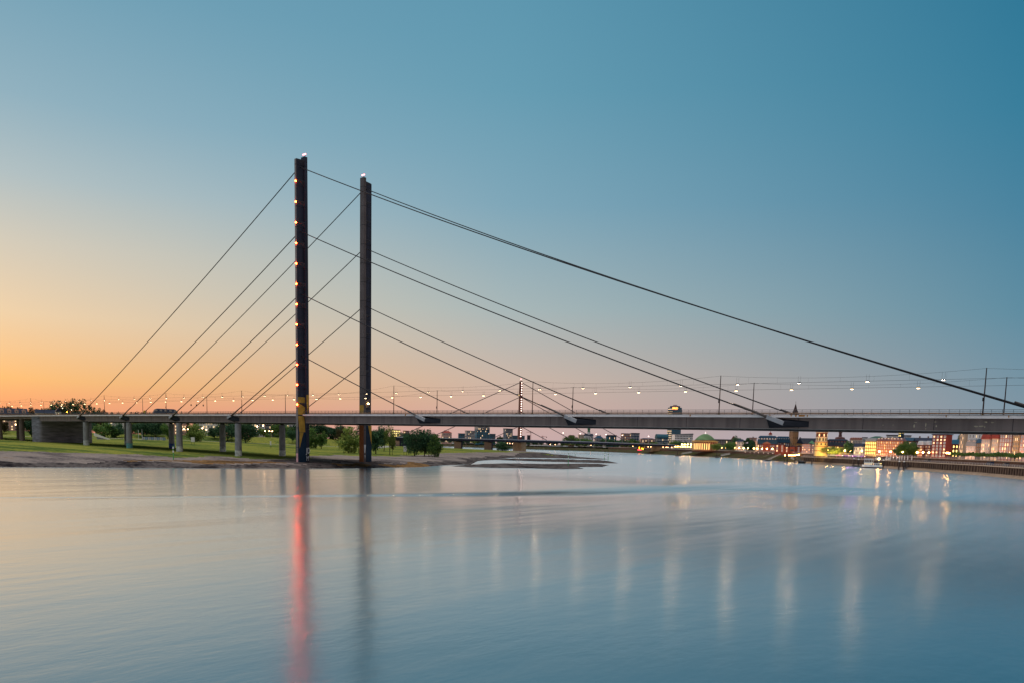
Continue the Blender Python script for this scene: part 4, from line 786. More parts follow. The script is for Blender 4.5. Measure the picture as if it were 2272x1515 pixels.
B('house', 'pale house behind the grey green trees by the back pier', 602, 634, 938, 800, greyw, 'hip', 926, slate, .1, .6, 6, 4, .2, z0=10.8, cat='house')
B('house', 'white house with red roof beside the near pylon', 635, 660, 940, 790, whitew, 'gable', 926, redr, .1, .6, 4, 3, .2, z0=10.8, cat='house')
# far skyline
B('building', 'distant yellow-lit block behind the slender twin-stemmed tree', 868, 888, 953, 1500, cream, 'flat', None, slate, .2, .6, 5, 5, .8, 'y')
B('building', 'small distant brick block left of the meadow clump', 894, 908, 955, 1550, brick, 'flat', None, slate, .2, .7, 3, 4, .1)
B('building', 'distant pink terraced block with stepped roof right of the meadow clump', 978, 1002, 959, 1700, pinkw, 'hip', 955, redr, .2, .6, 6, 3, .3, chim=2)
B('building', 'low distant blue-grey office right of the pink terraced block', 1016, 1033, 961, 1750, blueg, 'flat', None, slate, .2, .7, 4, 3, .1, 'k')
B('building', 'grey distant office with one lit floor left of the glass block', 1031, 1056, 955, 1720, greyw, 'flat', None, slate, .25, .7, 6, 6, .3)
B('building', 'wide teal glass office block below the lit high-rise', 1053, 1086, 953, 1650, blueg, 'flat', None, slate, .25, .6, 8, 6, .12, 'k')
B('high_rise', 'lit high-rise cut by the bridge deck above the teal glass block', 1052, 1086, 930, 1850, greyw, 'flat', None, slate, .45, .7, 9, 9, .45, 'k')
B('building', 'low dark office right of the teal glass block', 1085, 1099, 962, 1700, blueg, 'flat', None, slate, .25, .7, 4, 3, .05, 'k')
B('apartment_tower', 'slim apartment tower left of the distant red pylon', 1116, 1137, 951, 1600, K('tower_panel', (.17, .19, .22)), 'flat', 949.5, slate, .5, .8, 6, 8, .25, 'k', side=2)
B('building', 'low blue office directly behind the distant red pylon', 1135, 1164, 966, 1800, blueg, 'flat', None, slate, .2, .6, 6, 2, .1, 'k')
B('building', 'little dark navy block left of the red tower crane', 1169, 1176, 965, 1750, slate, 'flat', None, slate, .2, .9, 2, 3, 0, 'k')
B('building', 'distant block with dark red roof between the round trees', 1260, 1274, 968, 1650, brick, 'mansard', 964, K('wine_roof', (.12, .03, .06)), .2, .8, 4, 2, .2)
ch, w, d, hz, hr = B('church', 'white church with slim green onion cupola above the distant bridge', 1295, 1316, 966, 1650, whitew, 'gable', 961, slate, .3, .7, 5, 2, .05, cat='church')
MB().box(-2.6, 2.6, -2.6, 2.6, hz-2, hz+8).build('tower', whitew, ch); MB().lathe([(2.9, hz+8), (2.9, hz+9), (2.3, hz+11), (3.2, hz+14), (2.4, hz+16.5), (.7, hz+18), (.7, hz+20), (.05, hz+24)], 12).build('cupola', copper, ch)
B('house', 'distant cream house left of the white church', 1282, 1296, 964, 1700, cream, 'flat', None, slate, .2, .7, 4, 3, .1)
B('building', 'distant blue hipped roofs right of the white church', 1318, 1338, 971, 1650, greyw, 'hip', 965, bluer, .2, .7, 5, 2, .1, chim=2)
B('building', 'dark blue office with thin roof plates right of the church', 1344, 1367, 967, 1620, blueg, 'flat', 964, slate, .3, .7, 7, 3, .05, 'k')
B('building', 'red brick office block left part with even window rows', 1377, 1401, 961, 1600, K('rose_brick', (.3, .13, .11)), 'flat', None, slate, .3, .7, 9, 5, .1, 'w')
B('building', 'dark blue office block with pale central bay, right part', 1399, 1418, 961, 1560, K('navy_panel', (.03, .05, .1)), 'flat', 959.5, slate, .3, .7, 4, 5, .05, 'w')
B('building', 'low pink row of houses between office block and arched hall', 1419, 1454, 973, 1450, pinkw, 'hip', 971, slate, .2, .4, 10, 2, .2)
B('building', 'brick terrace under the low pink row', 1431, 1462, 979.5, 1380, brick, 'flat', None, slate, .2, .4, 9, 2, .15)
B('hall', 'dark hall with round barrel roof left of the white grid office', 1453, 1482, 971, 1350, K('hall_panel', (.06, .09, .12)), 'barrel', 962, teal, .3, .7, 7, 3, .1, 'w', cat='hall')
B('office_building', 'white office with square window grid and slanted roof', 1490, 1536, 963.5, 1250, whitew, 'wedge', 960, gzinc, .35, .5, 12, 6, .05, 'k', side=3, ww=.55, wh=.55, cat='office')
# round glass high-rise with its rooftop sign
def cyl_build(name, label, px, D, z0, cat, parts):
    c = deep(px, 985, D); t = thing(name, label, cat, (c[0], c[1], z0), CAM['yaw']+math.atan((1136-px)/F))
    for nm, prof, m in parts: MB().lathe(prof, 28).build(nm, m, t)
    return t
D = 1700; zt = lambda px, y, D, z0=7.3: deep(px, y, D)[2]-z0
R = 15/F*D; a, b_, c_ = zt(1494, 904, D), zt(1494, 900.5, D), zt(1494, 898, D)
eg = cyl_build('round_tower', 'round high-rise with glowing red and yellow rooftop sign above the bridge deck', 1494, D, 7.3, 'high-rise', [('facade', [(R, -1), (R, a), (.1, a+.01)], blueg), ('top_storey', [(R*.74, a+.02), (R*.74, b_), (.1, b_+.01)], K('tower_top', (.06, .07, .1))), ('roof_plate', [(.1, c_-1), (R*.32, c_-1), (R*.32, c_), (.1, c_)], M['black'])])
for i in range(18):
    z = 2+i*(a-3)/18; MB().lathe([(R+.15, z), (R+.15, z+.7), (R, z+.7)], 28).build('floor_band', K('floor_band', (.2, .19, .2)), eg)
for i in range(18):
    for j in range(7):
        an = math.radians(-168+j*9); z = 2.9+i*(a-3)/18; lit1 = random.random() < .8
        o = add('window', winmesh(R*.14, 2.2, 'l' if lit1 else 'k'), eg, (R*1.012*math.cos(an), R*1.012*math.sin(an), z), an+math.pi/2)
bz = zt(1494, 909, D); g = MB()
for i in range(10):
    t0_, t1_ = math.radians(-112+i*4.4), math.radians(-112+(i+1)*4.4); q = R+.5
    g.quad((q*math.cos(t0_), q*math.sin(t0_), bz), (q*math.cos(t1_), q*math.sin(t1_), bz), (q*math.cos(t1_), q*math.sin(t1_), bz+5.6), (q*math.cos(t0_), q*math.sin(t0_), bz+5.6))
g.build('sign_panel', emit('red_panel', (.8, .03, .02), .9), eg)
for ch_, an in zip('ERGO', (-105.5, -95.5, -85, -74)):
    an = math.radians(an); q = R+.75
    text(ch_, 5.2, emit('yellow_letter', (1, .75, .15), 3.), eg, Matrix.Translation((q*math.cos(an), q*math.sin(an), bz+2.9)) @ Matrix.Rotation(an+math.pi/2, 4, 'Z') @ Matrix.Rotation(math.pi/2, 4, 'X'), 'sign_letter', .1)
# domed concert hall
D = 1000; R = 22.5/F*D; z1, z2, z3 = zt(1563, 991, D), zt(1563, 975.5, D), zt(1563, 961.5, D)
dh = cyl_build('domed_hall', 'brick rotunda with a broad green copper dome and glowing columns', 1564, D, 7.3, 'concert hall', [('drum', [(R*1.2, -1), (R*1.2, z2*.95), (R*1.03, z2*.96), (R*1.03, z2)], K('drum_brick', (.28, .1, .06)))])
MB().lathe([(R*1.06, z2)]+[(R*max(.02, 1-(i/10)), z2+.1+(z3-z2)*(1-(1-i/10)**1.9)) for i in range(11)], 32).build('dome', K('dome_copper_lit', (.1, .17, .085), var=.35, scale=.12), dh)  # copper tinted yellow-green, the floodlight put into its colour
MB().lathe([(.7, z3-.3), (.6, z3+1.), (.1, z3+2.6)], 8).build('finial', emit('finial_light', (1, .8, .75), 1.2), dh)
for i in range(16):
    an = math.radians(-170+i*10.5); x, y = R*1.24*math.cos(an), R*1.24*math.sin(an); MB().tube((x, y, -.5), (x, y, z2*.82), .45, .4, 8).build('column', K('column_stone', (.4, .3, .2)), dh)
    an += .09
    if i < 10: MB().box(-.3, .3, -.1, .1, 0, z2*.6).build('window', emit('column_glow', (1, .6, .2), 2.6), dh); o = dh.children[-1]; o.location = (R*1.21*math.cos(an), R*1.21*math.sin(an), 1.); o.rotation_euler = (0, 0, an+math.pi/2)  # glowing strips between the columns stand for their lit look
MB().lathe([(R*1.27, z2*.83), (R*1.3, z2*.86), (R*1.27, z2*.95)], 28).build('cornice', K('cornice_gold', (.45, .3, .12)), dh)
B('building', 'long low slab with flat metal roof right of the green dome', 1582, 1640, 974.5, 1120, K('slab_brown', (.1, .09, .09)), 'flat', 973.5, gzinc, -.2, .3, 10, 2, .2)
B('gable_house', 'steep reddish roof with pointed finial behind the slab', 1622, 1632, 975, 1080, brown, 'cross', 966.5, K('rust_roof', (.14, .06, .05)), -.2, .9, 2, 2, .1)
B('villa', 'white villa with low dark hip roof between green trees', 1632, 1655, 978.5, 940, whitew, 'hip', 973.5, slate, -.15, .7, 6, 4, .06, 'k', cat='villa')
B('house', 'pinkish brick house behind the tall slim tree', 1662, 1678, 971, 980, pinkw, 'flat', None, slate, -.2, .7, 4, 5, .3, chim=1)
sb, w, d, hz, hr = B('school', 'wide brick school with blue mansard roof and little white roof turret', 1681, 1724, 984, 880, dbrick, 'mansard', 965.5, bluer, -.12, .45, 9, 2, .2, 'w', dorm=7, cat='school', dstyle=whitew)
MB().box(-w/2-.05+w*.3, -w/2+w*.7, -d/2-.7, -d/2-.003, -1, hz+.5).build('portal', brick, sb); g = MB(); x0_, x1_ = -w/2+w*.27, -w/2+w*.73; g.prism([(x0_, -d/2-.9, hz+.51), (x1_, -d/2-.9, hz+.51), ((x0_+x1_)/2, -d/2-.9, hz+2.6)], [(x0_, -d/2+2, hz+.51), (x1_, -d/2+2, hz+.51), ((x0_+x1_)/2, -d/2+2, hz+2.6)]); g.build('pediment', K('pediment_stone', (.3, .14, .1)), sb)
MB().box(1.0, 4.2, -1.5, 1.5, hz+hr*.7, hz+hr+1.2).build('turret', whitew, sb); MB().lathe([(2.1, hz+hr+1.21), (1.5, hz+hr+3), (.4, hz+hr+3.6), (.25, hz+hr+4.2), (.02, hz+hr+8)], 10, 0, (2.6, 0)).build('turret_spire', redr, sb)
MB().box(-w/2-1.6, -w/2-.01, -d/2-.6, d/2, -1, hz+2.2).build('corner_tower', cream, sb)
B('building', 'long blue skylit roof wing between the school and the church tower', 1722, 1752, 981, 920, dbrick, 'mansard', 967, bluer, -.1, .5, 7, 3, .2, 'w', dorm=6, dstyle=whitew)
# church with slender dark spire
D = 950; ct, w, d, hz, hr = B('church_tower', 'brown church tower with yellow-lit side and thin dark spire above the bridge deck', 1750, 1770, 921, D, brown, 'flat', 920, slate, .62, 1., 3, 6, .0, 'k', cat='church', side=2, wh=.25, ww=.35)
zs = zt(1764, 891, D); MB().lathe([(w*.62, hz+.6), (w*.5, hz+2.5), (w*.32, hz+6), (w*.2, hz+(zs-hz)*.55), (w*.07, hz+(zs-hz)*.8), (.05, zs-2)], 8).build('spire', K('spire_slate', (.05, .03, .03)), ct); MB().box(-.12, .12, -.12, .12, zs-2, zs+.5).build('cross', M['black'], ct)
B('church_nave', 'church nave with steep dark roof and yellow gable right of the church tower', 1772, 1812, 983, 930, tanw, 'gable', 971, slate, -.3, .45, 6, 1, .2, cat='church')
B('church_gable', 'pale rimmed yellow gable attached to the church nave', 1768, 1781, 983, 915, K('gable_gold', (.4, .22, .08)), 'cross', 968.5, slate, -.1, .6, 2, 1, .1, cat='church')
for k, (x0, x1, ye, yr) in enumerate([(1720, 1731, 985.5, 982.5), (1731, 1742, 985.5, 982.5), (1742, 1752, 990, 987), (1752, 1766, 990, 987), (1767, 1780, 990, 987)]):
    B('brick_house', ['first brick gable house from the school', 'second brick gable house from the school', 'lower brick gable house in the middle of the brick row', 'brick gable house with large black square window', 'last brick gable house beside the pink house with bay'][k], x0, x1, ye, 760, brick, 'cross', yr, slate, -.1, 1., 1 if k != 3 else 1, 3 if k != 3 else 1, .25 if k != 3 else 0, 'w' if k != 3 else 'k', ww=.3 if k != 3 else .6, wh=.8 if k != 3 else .4, cat='house')
B('house', 'pink house with white bay windows left of the castle tower', 1780, 1800, 984, 740, pinkw, 'flat', None, slate, -.15, .8, 4, 4, .35, 'w', cat='house')
B('house', 'pink house with green pyramid roof beside the castle tower', 1794, 1808, 984, 760, pinkw, 'hip', 976, copper, -.15, 1., 3, 4, .4, 'w', cat='house')
# round castle tower
D = 660; R = 13.2/F*D; zz = lambda y: zt(1822, y, D)
cw = K('castle_render', (.5, .42, .36)); cr = K('castle_brick', (.25, .06, .04)); cy_ = K('castle_yellow', (.55, .4, .2))
tw = cyl_build('castle_tower', 'round castle tower with red top storey, white bands and yellow floodlit base', 1822, D, 7.3, 'tower', [('lower_drum', [(R*1.06, -1), (R*1.04, zz(990)), (R*1.02, zz(980.5))], cy_), ('middle_drum', [(R*.94, zz(980.5)), (R*.92, zz(969.8))], cw), ('top_storey', [(R*.89, zz(969.8)), (R*.88, zz(958.5))], cr), ('roof', [(R*1.0, zz(958.4)), (R*.99, zz(957.6)), (R*.8, zz(951)), (R*.3, zz(945)), (.1, zz(943))], K('castle_roof', (.16, .06, .05)))])
for y, rr_ in ((999.5, 1.08), (989.5, 1.07), (980.3, 1.06), (969.7, .96), (959, 1.)): MB().lathe([(R*(rr_-.06), zz(y)-.1), (R*rr_, zz(y)), (R*rr_, zz(y)+.35), (R*(rr_-.08), zz(y)+.5)], 28).build('cornice', K('band_white', (.6, .45, .36)) if y < 975 else cr, tw)
for y0, n, rr_, h in ((967.5, 7, .895, 2.2), (977, 6, .945, 2.2), (986.5, 5, 1.045, 1.6)):
    for i in range(n):
        an = math.radians(-165+i*150/(n-1)); add('window', winmesh(1.1, h, 'l' if y0 < 970 and random.random() < .4 else 'k'), tw, (R*rr_*math.cos(an), R*rr_*math.sin(an), zz(y0)), an+math.pi/2)
B('house', 'dark house with steep blue-grey roof and lit dormers right of the castle tower', 1834, 1882, 988, 690, dbrick, 'mansard', 973, slate, -.3, .5, 9, 3, .5, 'y', dorm=7, cat='house')
B('apartment_house', 'beige house with stacked balconies behind the golden trees', 1863, 1890, 991, 665, tanw, 'flat', None, slate, -.3, .5, 5, 4, .3, cat='house')
tb, w, d, hz, hr = B('civic_building', 'distant dark building with small domed roof turret', 1849, 1877, 975, 800, brown, 'flat', None, slate, -.2, .6, 6, 3, .15)
MB().lathe([(5, hz), (4.4, hz+2.5), (1.6, hz+3.2), (1.6, hz+4.5), (1.2, hz+6.4), (1.9, hz+7), (1.3, hz+8.6), (.1, hz+10)], 12).build('turret', K('turret_brown', (.12, .06, .06)), tb)
B('hospital', 'pink block with red banded attic right of the domed turret', 1886, 1914, 974, 860, palew, 'mansard', 969.5, K('attic_red', (.22, .08, .06)), -.25, .5, 8, 3, .15, cat='building', dorm=7)
B('house', 'white gable wall with one small window beside the pink block', 1913, 1923, 970, 840, whitew, 'flat', None, slate, -.25, 1., 2, 3, .1, 'k', cat='house')
B('house', 'white house under a steep navy roof left of the yellow building', 1896, 1920, 990, 640, whitew, 'gable', 982.5, slate, -.35, .6, 5, 2, .15, cat='house')
yb_, *_ = B('corner_building', 'yellow floodlit corner building with grey mansard roof', 1921, 1949, 978, 610, K('yellow_stone', (.5, .33, .1)), 'mansard', 971, gzinc, -.3, .8, 6, 4, .35, 'y', side=3, wh=.7)
B('building', 'green copper roof behind the yellow corner building', 1926, 1966, 972, 720, greyw, 'hip', 966.5, K('dark_copper', (.04, .09, .07)), -.2, .7, 8, 3, .1)
B('long_building', 'long red building with white-framed dormers and arcades', 1948, 2007, 977, 600, K('salmon_brick', (.34, .12, .07)), 'mansard', 970, K('mauve_roof', (.16, .09, .1)), -.3, .45, 14, 5, .2, 'w', dorm=8, dstyle=whitew, ww=.42, wh=.66)
B('building', 'white flat-roofed blocks behind the long red building', 1967, 1990, 965.5, 760, whitew, 'flat', 963.5, slate, -.2, .6, 6, 4, .1)
B('stair_tower', 'narrow blue and yellow lit tower behind the long red building', 1993, 2003, 955, 740, bluer, 'flat', None, slate, -.4, 1., 2, 8, .5, 'y', side=2)
B('building', 'small white rooftop block right of the narrow lit tower', 2004, 2019, 966.5, 750, whitew, 'flat', 964.5, slate, -.2, .7, 4, 3, .1)
B('building', 'house with bright blue roof right of the long red building', 2007, 2028, 977, 640, brick, 'gable', 969.5, bluer, -.25, .6, 5, 4, .1, 'w')
B('building', 'long dark navy roofs stretching behind the plane trees', 2026, 2072, 977, 680, dbrick, 'gable', 970, slate, -.25, .5, 8, 4, .1, chim=2)
for k, (x0, x1) in enumerate([(2038, 2055), (2055, 2071)]):
    B('brick_house', ['brick house with white-grey mansard and bay windows, next to the plane trees', 'brick house with white-grey mansard adjoining the red brick tower'][k], x0, x1, 986, 555, brick, 'mansard', 977, K('pale_zinc', (.42, .44, .48)), -.4, .8, 4, 4, .2, 'w', dorm=3, dstyle=whitew, cat='house')
bt, w, d, hz, hr = B('brick_tower', 'tall dark red brick block with big pale windows and a blank shaded side', 2070, 2109, 963.5, 530, K('tower_brick', (.22, .05, .045)), 'flat', 962.5, slate, -.5, .7, 4, 7, .35, 'w', side=0, ww=.55, wh=.68)
B('building', 'dark brick building with blue glass roof and a lit sign window', 2108, 2132, 984, 545, dbrick, 'mansard', 974, K('blue_glass_roof', (.03, .12, .2)), -.3, .6, 3, 3, .3, 'y')
B('old_house', 'cream old house with loggias left of the white tall house', 2130, 2144, 955, 525, cream, 'gable', 948, redr, -.4, .9, 3, 6, .2, cat='house')
B('old_house', 'plain white tall house with few windows', 2143, 2181, 950, 560, whitew, 'gable', 942, gzinc, -.35, .6, 5, 6, .05, cat='house', ww=.25)
B('old_house', 'striped white house with grey mansard and slanted skylights', 2146, 2172, 989, 510, palew, 'mansard', 972, gzinc, -.35, .9, 6, 2, .15, 'w', cat='house', dorm=2, wh=.8)
B('old_house', 'narrow brown and cream house with blue side roof', 2171, 2181, 982, 505, brown, 'gable', 972, bluer, -.35, .9, 2, 4, .2, cat='house')
B('old_house', 'cream house with red dormered mansard and arched bays', 2179, 2203, 973, 490, palew, 'mansard', 960, redr, -.35, .8, 5, 5, .25, 'w', dorm=4, cat='house', wh=.7)
B('old_house', 'cream house with plain red roof and ornate gable', 2202, 2222, 972, 480, cream, 'mansard', 958, redr, -.35, .8, 4, 5, .35, 'w', cat='house', wh=.7)
B('old_house', 'rosy brick house with tall white bay windows in the middle', 2220, 2251, 962, 470, K('rose_facade', (.32, .17, .15)), 'mansard', 950, slate, -.35, .8, 5, 6, .3, 'w', cat='house', wh=.75)
B('old_house', 'tan narrow house right of the rosy brick house', 2249, 2269, 958, 460, K('ochre_render', (.42, .28, .14)), 'gable', 948, slate, -.35, .9, 4, 6, .3, cat='house', wh=.7)
B('old_house', 'pink house cut by the right picture edge', 2266, 2300, 962, 450, pinkw, 'gable', 950, redr, -.35, .8, 5, 6, .25, 'w', cat='house')
# floodlights on the facades; those before the old houses added for a golden glow
def flood(px, y, D, e, col=(1, .62, .14), r=.5, aim=True):
    l = bpy.data.lights.new('floodlight', 'SPOT' if aim else 'POINT'); l.energy = e; l.color = col; l.shadow_soft_size = r; o = bpy.data.objects.new('floodlight', l); COL.objects.link(o)
    p = deep(px, y, D); o.location = [float(v) for v in p]
    if aim:                               # cone aimed up at the facades, away from the water
        l.spot_size = math.radians(150); l.spot_blend = .4; h = Vector((p[0]-CC[0], p[1]-CC[1], 0)).normalized()
        o.rotation_euler = (-(h+Vector((0, 0, .75)))).to_track_quat('Z', 'Y').to_euler()
for a in [(1815, 1005, 645, 9000), (1831, 1005, 645, 9000), (1823, 992, 646, 3000), (1843, 1006, 634, 7000), (1857, 1006, 634, 6000), (1926, 1009, 598, 4500), (1942, 1009, 596, 4500), (1556, 990, 962, 4500, (1, .5, .12)), (1574, 990, 962, 4500, (1, .5, .12)), (1773, 990, 925, 9000), (1958, 1010, 586, 3600, (1, .52, .28)), (1976, 1010, 584, 3600, (1, .52, .28)), (1994, 1010, 580, 3000, (1, .52, .28)), (1790, 1004, 724, 3500, (1, .5, .3)), (1802, 1004, 724, 3000, (1, .5, .3)),
          (2138, 1010, 508, 2600, (1, .62, .42)), (2158, 1010, 494, 2600, (1, .62, .42)), (2190, 1010, 474, 3200, (1, .62, .42)), (2212, 1010, 464, 3200, (1, .62, .42)), (2236, 1011, 454, 3200, (1, .62, .42)), (2258, 1012, 444, 3000, (1, .62, .42)), (2046, 1012, 540, 2400, (1, .55, .3)), (2062, 1012, 538, 2400, (1, .55, .3)), (2084, 1013, 515, 2200, (1, .55, .35)), (1694, 999, 866, 3600, (1, .5, .25)), (1712, 999, 866, 3600, (1, .5, .25)), (1736, 1002, 748, 3000, (1, .5, .25)), (1758, 1002, 748, 3000, (1, .5, .25)), (1905, 1006, 628, 2400, (1, .55, .25)), (1876, 1006, 655, 3000, (1, .55, .2)), (1643, 993, 925, 1800, (1, .6, .4))]: flood(*a)
# neon sign on the far promenade
p = deep(1424, 994, 1200); r = thing('neon_sign', 'red and yellow neon sign glowing under the right end of the distant bridge', 'neon sign', p, CAM['yaw']+math.atan((1136-1424)/F))
p2 = 1200/F; MB().box(-9*p2, 8*p2, .0, .3, -4*p2, 3*p2).build('board', K('sign_red_board', (.2, .01, .01)), r); MB().box(-9*p2, -1*p2, -.3, -.003, -4*p2, -2.2*p2).build('red_bar', emit('red_neon', (1, .03, .08), 4.), r)
text('rhein', 8*p2, emit('yellow_neon', (1, .7, .05), 4.), r, Matrix.Translation((3*p2, -.4, -.2*p2)) @ Matrix.Rotation(math.pi/2, 4, 'X') @ Matrix.Diagonal((.62, 1, 1, 1)), 'neon_letters', .1)
MB().box(-6.5*p2, -5*p2, -.4, -.003, -1.8*p2, 4*p2).build('neon_figure', emit('orange_neon', (1, .4, .02), 5.), r); MB().box(-.3, .3, .05, .25, -8*p2, -4*p2).build('post', M['black'], r)
# tower cranes
for px, yt, yb, jl, jr, lab in ((1177, 955, 974, 10, 5, 'red tower crane with horizontal jib right of the distant red pylon'), (1204, 965, 974, 4, 9, 'small orange crane far right of the taller crane')):
    D = 1800; b = deep(px, 985, D); b[2] = 7; s = D/F; h = deep(px, yt, D)[2]-7; r = thing('tower_crane', lab, 'crane', b, CAM['yaw']+math.atan((1136-px)/F)); cm = mat('crane_red', (.45, .14, .1), .6)
    g = MB()
    for sx_ in (-.9, .9):
        for sy_ in (-.9, .9): g.box(sx_-.15, sx_+.15, sy_-.15, sy_+.15, 0, h)
    for i in range(int(h/3)): g.tube((-.9, -.9, i*3.), (.9, -.9, i*3.+3), .12, .12, 4); g.tube((.9, .9, i*3.), (-.9, .9, i*3.+3), .12, .12, 4)
    g.build('mast', cm, r); MB().box(-jl*s, jr*s, -.4, .4, h-3.2, h-2.4).build('jib', cm, r); MB().box(jr*s-1.5, jr*s, -.9, .9, h-5, h-3.3).build('counterweight', M['black'], r); MB().box(-.8, .8, -1.6, -.95, h-5.4, h-3.4).build('cab', whitew, r); MB().tube((0, 0, h), (-jl*s*.7, 0, h-2.4), .1, .1, 4).build('tie', cm, r)
# ------------------------------------------------------------------ things on the left bank
for k in range(8):
    px = 318+k*6.6; D = 640; p = deep(px, 974.4+k*.15, D); z = ground_z(p[0], p[1]); s = D/F; w = 5.6*s; blue = k % 2 == 1
    r = thing('container', ('blue' if blue else 'white')+' container in the row on the meadow behind the second pier', 'container', (p[0], p[1], z), CAM['yaw']+math.atan((1136-px)/F), ('blue' if blue else 'white')+' containers on the meadow')
    MB().box(-w/2, w/2, 0, 2.4, .15, 2.3).build('body', K('container_blue', (.1, .22, .42)) if blue else K('container_white', (.6, .58, .58)), r); g = MB(); g.box(-w/2, w/2, -.05, 2.45, 2.303, 2.42); g.build('roof', K('container_grey', (.35, .37, .4)), r)
    MB().box(-w*.25, w*.25, -.04, -.003, .4, 2.0).build('door', K('container_door', (.3, .36, .45)), r)
for px, yb, h, w, lab in ((428, 987, 5, 2.2, 'white information board on two posts on the meadow right of the third front pier'), (600.5, 988, 4.4, .9, 'slim white board on the meadow between the last piers'), (899, 992, 5.4, 2.0, 'white sign on posts left of the meadow tree clump'), (779, 990, 3, .8, 'small white post left of the far pylon')):
    D = 520 if px < 700 else 470; p = deep(px, yb, D); z = ground_z(p[0], p[1]); r = thing('sign_board', lab, 'sign', (p[0], p[1], z), CAM['yaw']+math.atan((1136-px)/F))
    MB().box(-w/2, w/2, -.06, .06, h*.4, h).build('board', M['white'], r); MB().box(-w*.4, -w*.4+.15, -.05, .05, 0, h*.4).build('post', M['black'], r); MB().box(w*.4-.15, w*.4, -.05, .05, 0, h*.4).build('post', M['black'], r)
r_ = deep(312, 962, 640); z = ground_z(r_[0], r_[1]); r = thing('goal_frame', 'tall thin white frame of two masts standing right of the second front pier', 'frame', (r_[0], r_[1], z), CAM['yaw']+.43)
MB().tube((-1.6, 0, 0), (-1.6, 0, 8), .12).build('mast', M['white'], r); MB().tube((1, 0, 0), (1, 0, 8.4), .12).build('mast', M['white'], r); MB().tube((-1.6, 0, .15), (1, 0, .15), .1).build('base_bar', M['white'], r)
p = deep(228, 966, 620); z = ground_z(p[0], p[1]); r = thing('dyke_stairs', 'pale concrete stairs with sloping side wall at the dyke right of the abutment', 'stairs', (p[0], p[1], z), CAM['yaw']+.4)
g = MB()
for i in range(10): g.box(-4+i*.75, -3.25+i*.75, -1.2, 1.2, -.6, 3.6-i*.36)
g.build('steps', M['conc'], r); MB().hexa([(-6, -1.5, 2.5), (5, -1.5, -.5), (5, -1.25, -.5), (-6, -1.25, 2.5), (-6, -1.5, 4.9), (5, -1.5, .4), (5, -1.25, .4), (-6, -1.25, 4.9)]).build('side_wall', M['white'], r)
# green and white river markers
for px, yb, yt, z, lab in ((385, 1027, 994, .8, 'tall green and white river marker on the gravel shore left of the pylons'), (1260.5, 1032, 1003, .5, 'green and white river marker on the nearest gravel spit'), (1341, 1019, 998, .3, 'left one of two thin river markers on the long far spit'), (1349, 1021.5, 1000, .3, 'right one of two thin river markers on the long far spit'), (1276, 1010, 999, .3, 'short river marker on the farthest spit'), (1184.5, 1003, 992.5, .4, 'thin river marker at the grass tip right of the distant pylon')):
    p = at(px, yb, z); D = float((p-CC)@FW); h = (yb-yt)/F*D; r = thing('river_marker', lab, 'marker', (p[0], p[1], ground_z(p[0], p[1])-.3))
    MB().tube((0, 0, 0), (0, 0, h*.55), .16, .14, 8).build('pole', M['greenp'], r)
    for a, b, m in ((.551, .68, M['white']), (.681, .8, M['greenp']), (.801, .93, M['white']), (.931, 1., M['greenp'])): MB().tube((0, 0, h*a), (0, 0, h*b), .24 if m is M['white'] else .18, None, 10).build('band', m, r)
# dyke lamps
lo_ = street_lamp(5.2, emit('dyke_lamp', (1, .55, .25), 22.), .42)
for k, (px, y) in enumerate([(35, 951), (44, 951), (81, 951), (87, 951), (265, 949), (268, 956), (318, 958), (322, 961), (330, 960), (336, 958), (360, 953), (397, 947), (408, 955), (417, 962), (441, 959), (449, 949), (458, 960), (486, 946), (561, 961), (572, 962), (588, 962), (598, 963), (604, 966), (571, 945), (584, 943), (694, 966), (732, 968), (741, 971), (645, 966)]):
    D = 735; p = deep(px, y, D); z = ground_z(p[0], p[1]); t = lo_ if k == 0 else dup(lo_); t.location = (p[0], p[1], p[2]-5.2 if p[2]-5.2 > z else z); t['label'] = 'warm lamp among the trees and houses on the left dyke'; t['group'] = 'lamps on the left dyke'
    if p[2]-5.2 > z+1: t.location = (p[0], p[1], z); t.scale = (1, 1, (p[2]-z)/5.55)
far_l = street_lamp(5., emit('far_lamp', (1, .45, .2), 14.), .5)
for k, (px, y) in enumerate([(1076, 981), (1080, 984), (1089, 984), (1126, 982), (1131, 986), (1137, 986), (1157.5, 983), (1160, 983), (1221, 988.5), (1232, 986), (1311, 993), (1404, 995), (1438, 994), (1444, 993), (1471, 996), (1478, 992), (1482, 996), (1490, 996), (1548, 983)]):
    D = 1300 if px < 1420 else 1120; p = deep(px, y, D); t = far_l if k == 0 else dup(far_l); z = 7.3; t.location = (p[0], p[1], max(4.5, p[2]-5.4)); t['label'] = 'small orange lamp on the far riverside road beneath the distant bridge'; t['group'] = 'lamps on the far riverside road'
up_l = street_lamp(6., E_SOD, .55)
for k, px in enumerate([1513, 1519, 1526, 1533, 1538, 1546]):
    p = deep(px, 985, 1060); p[2] = 7.3; t = up_l if k == 0 else dup(up_l); hz_ = deep(px, 985, 1060)[2]-7.3; t.location = p; t.scale = (1, 1, max(.4, hz_/6.4)); t['label'] = 'yellow lamp in the short upper row left of the domed hall'; t['group'] = 'upper lamps by the domed hall'
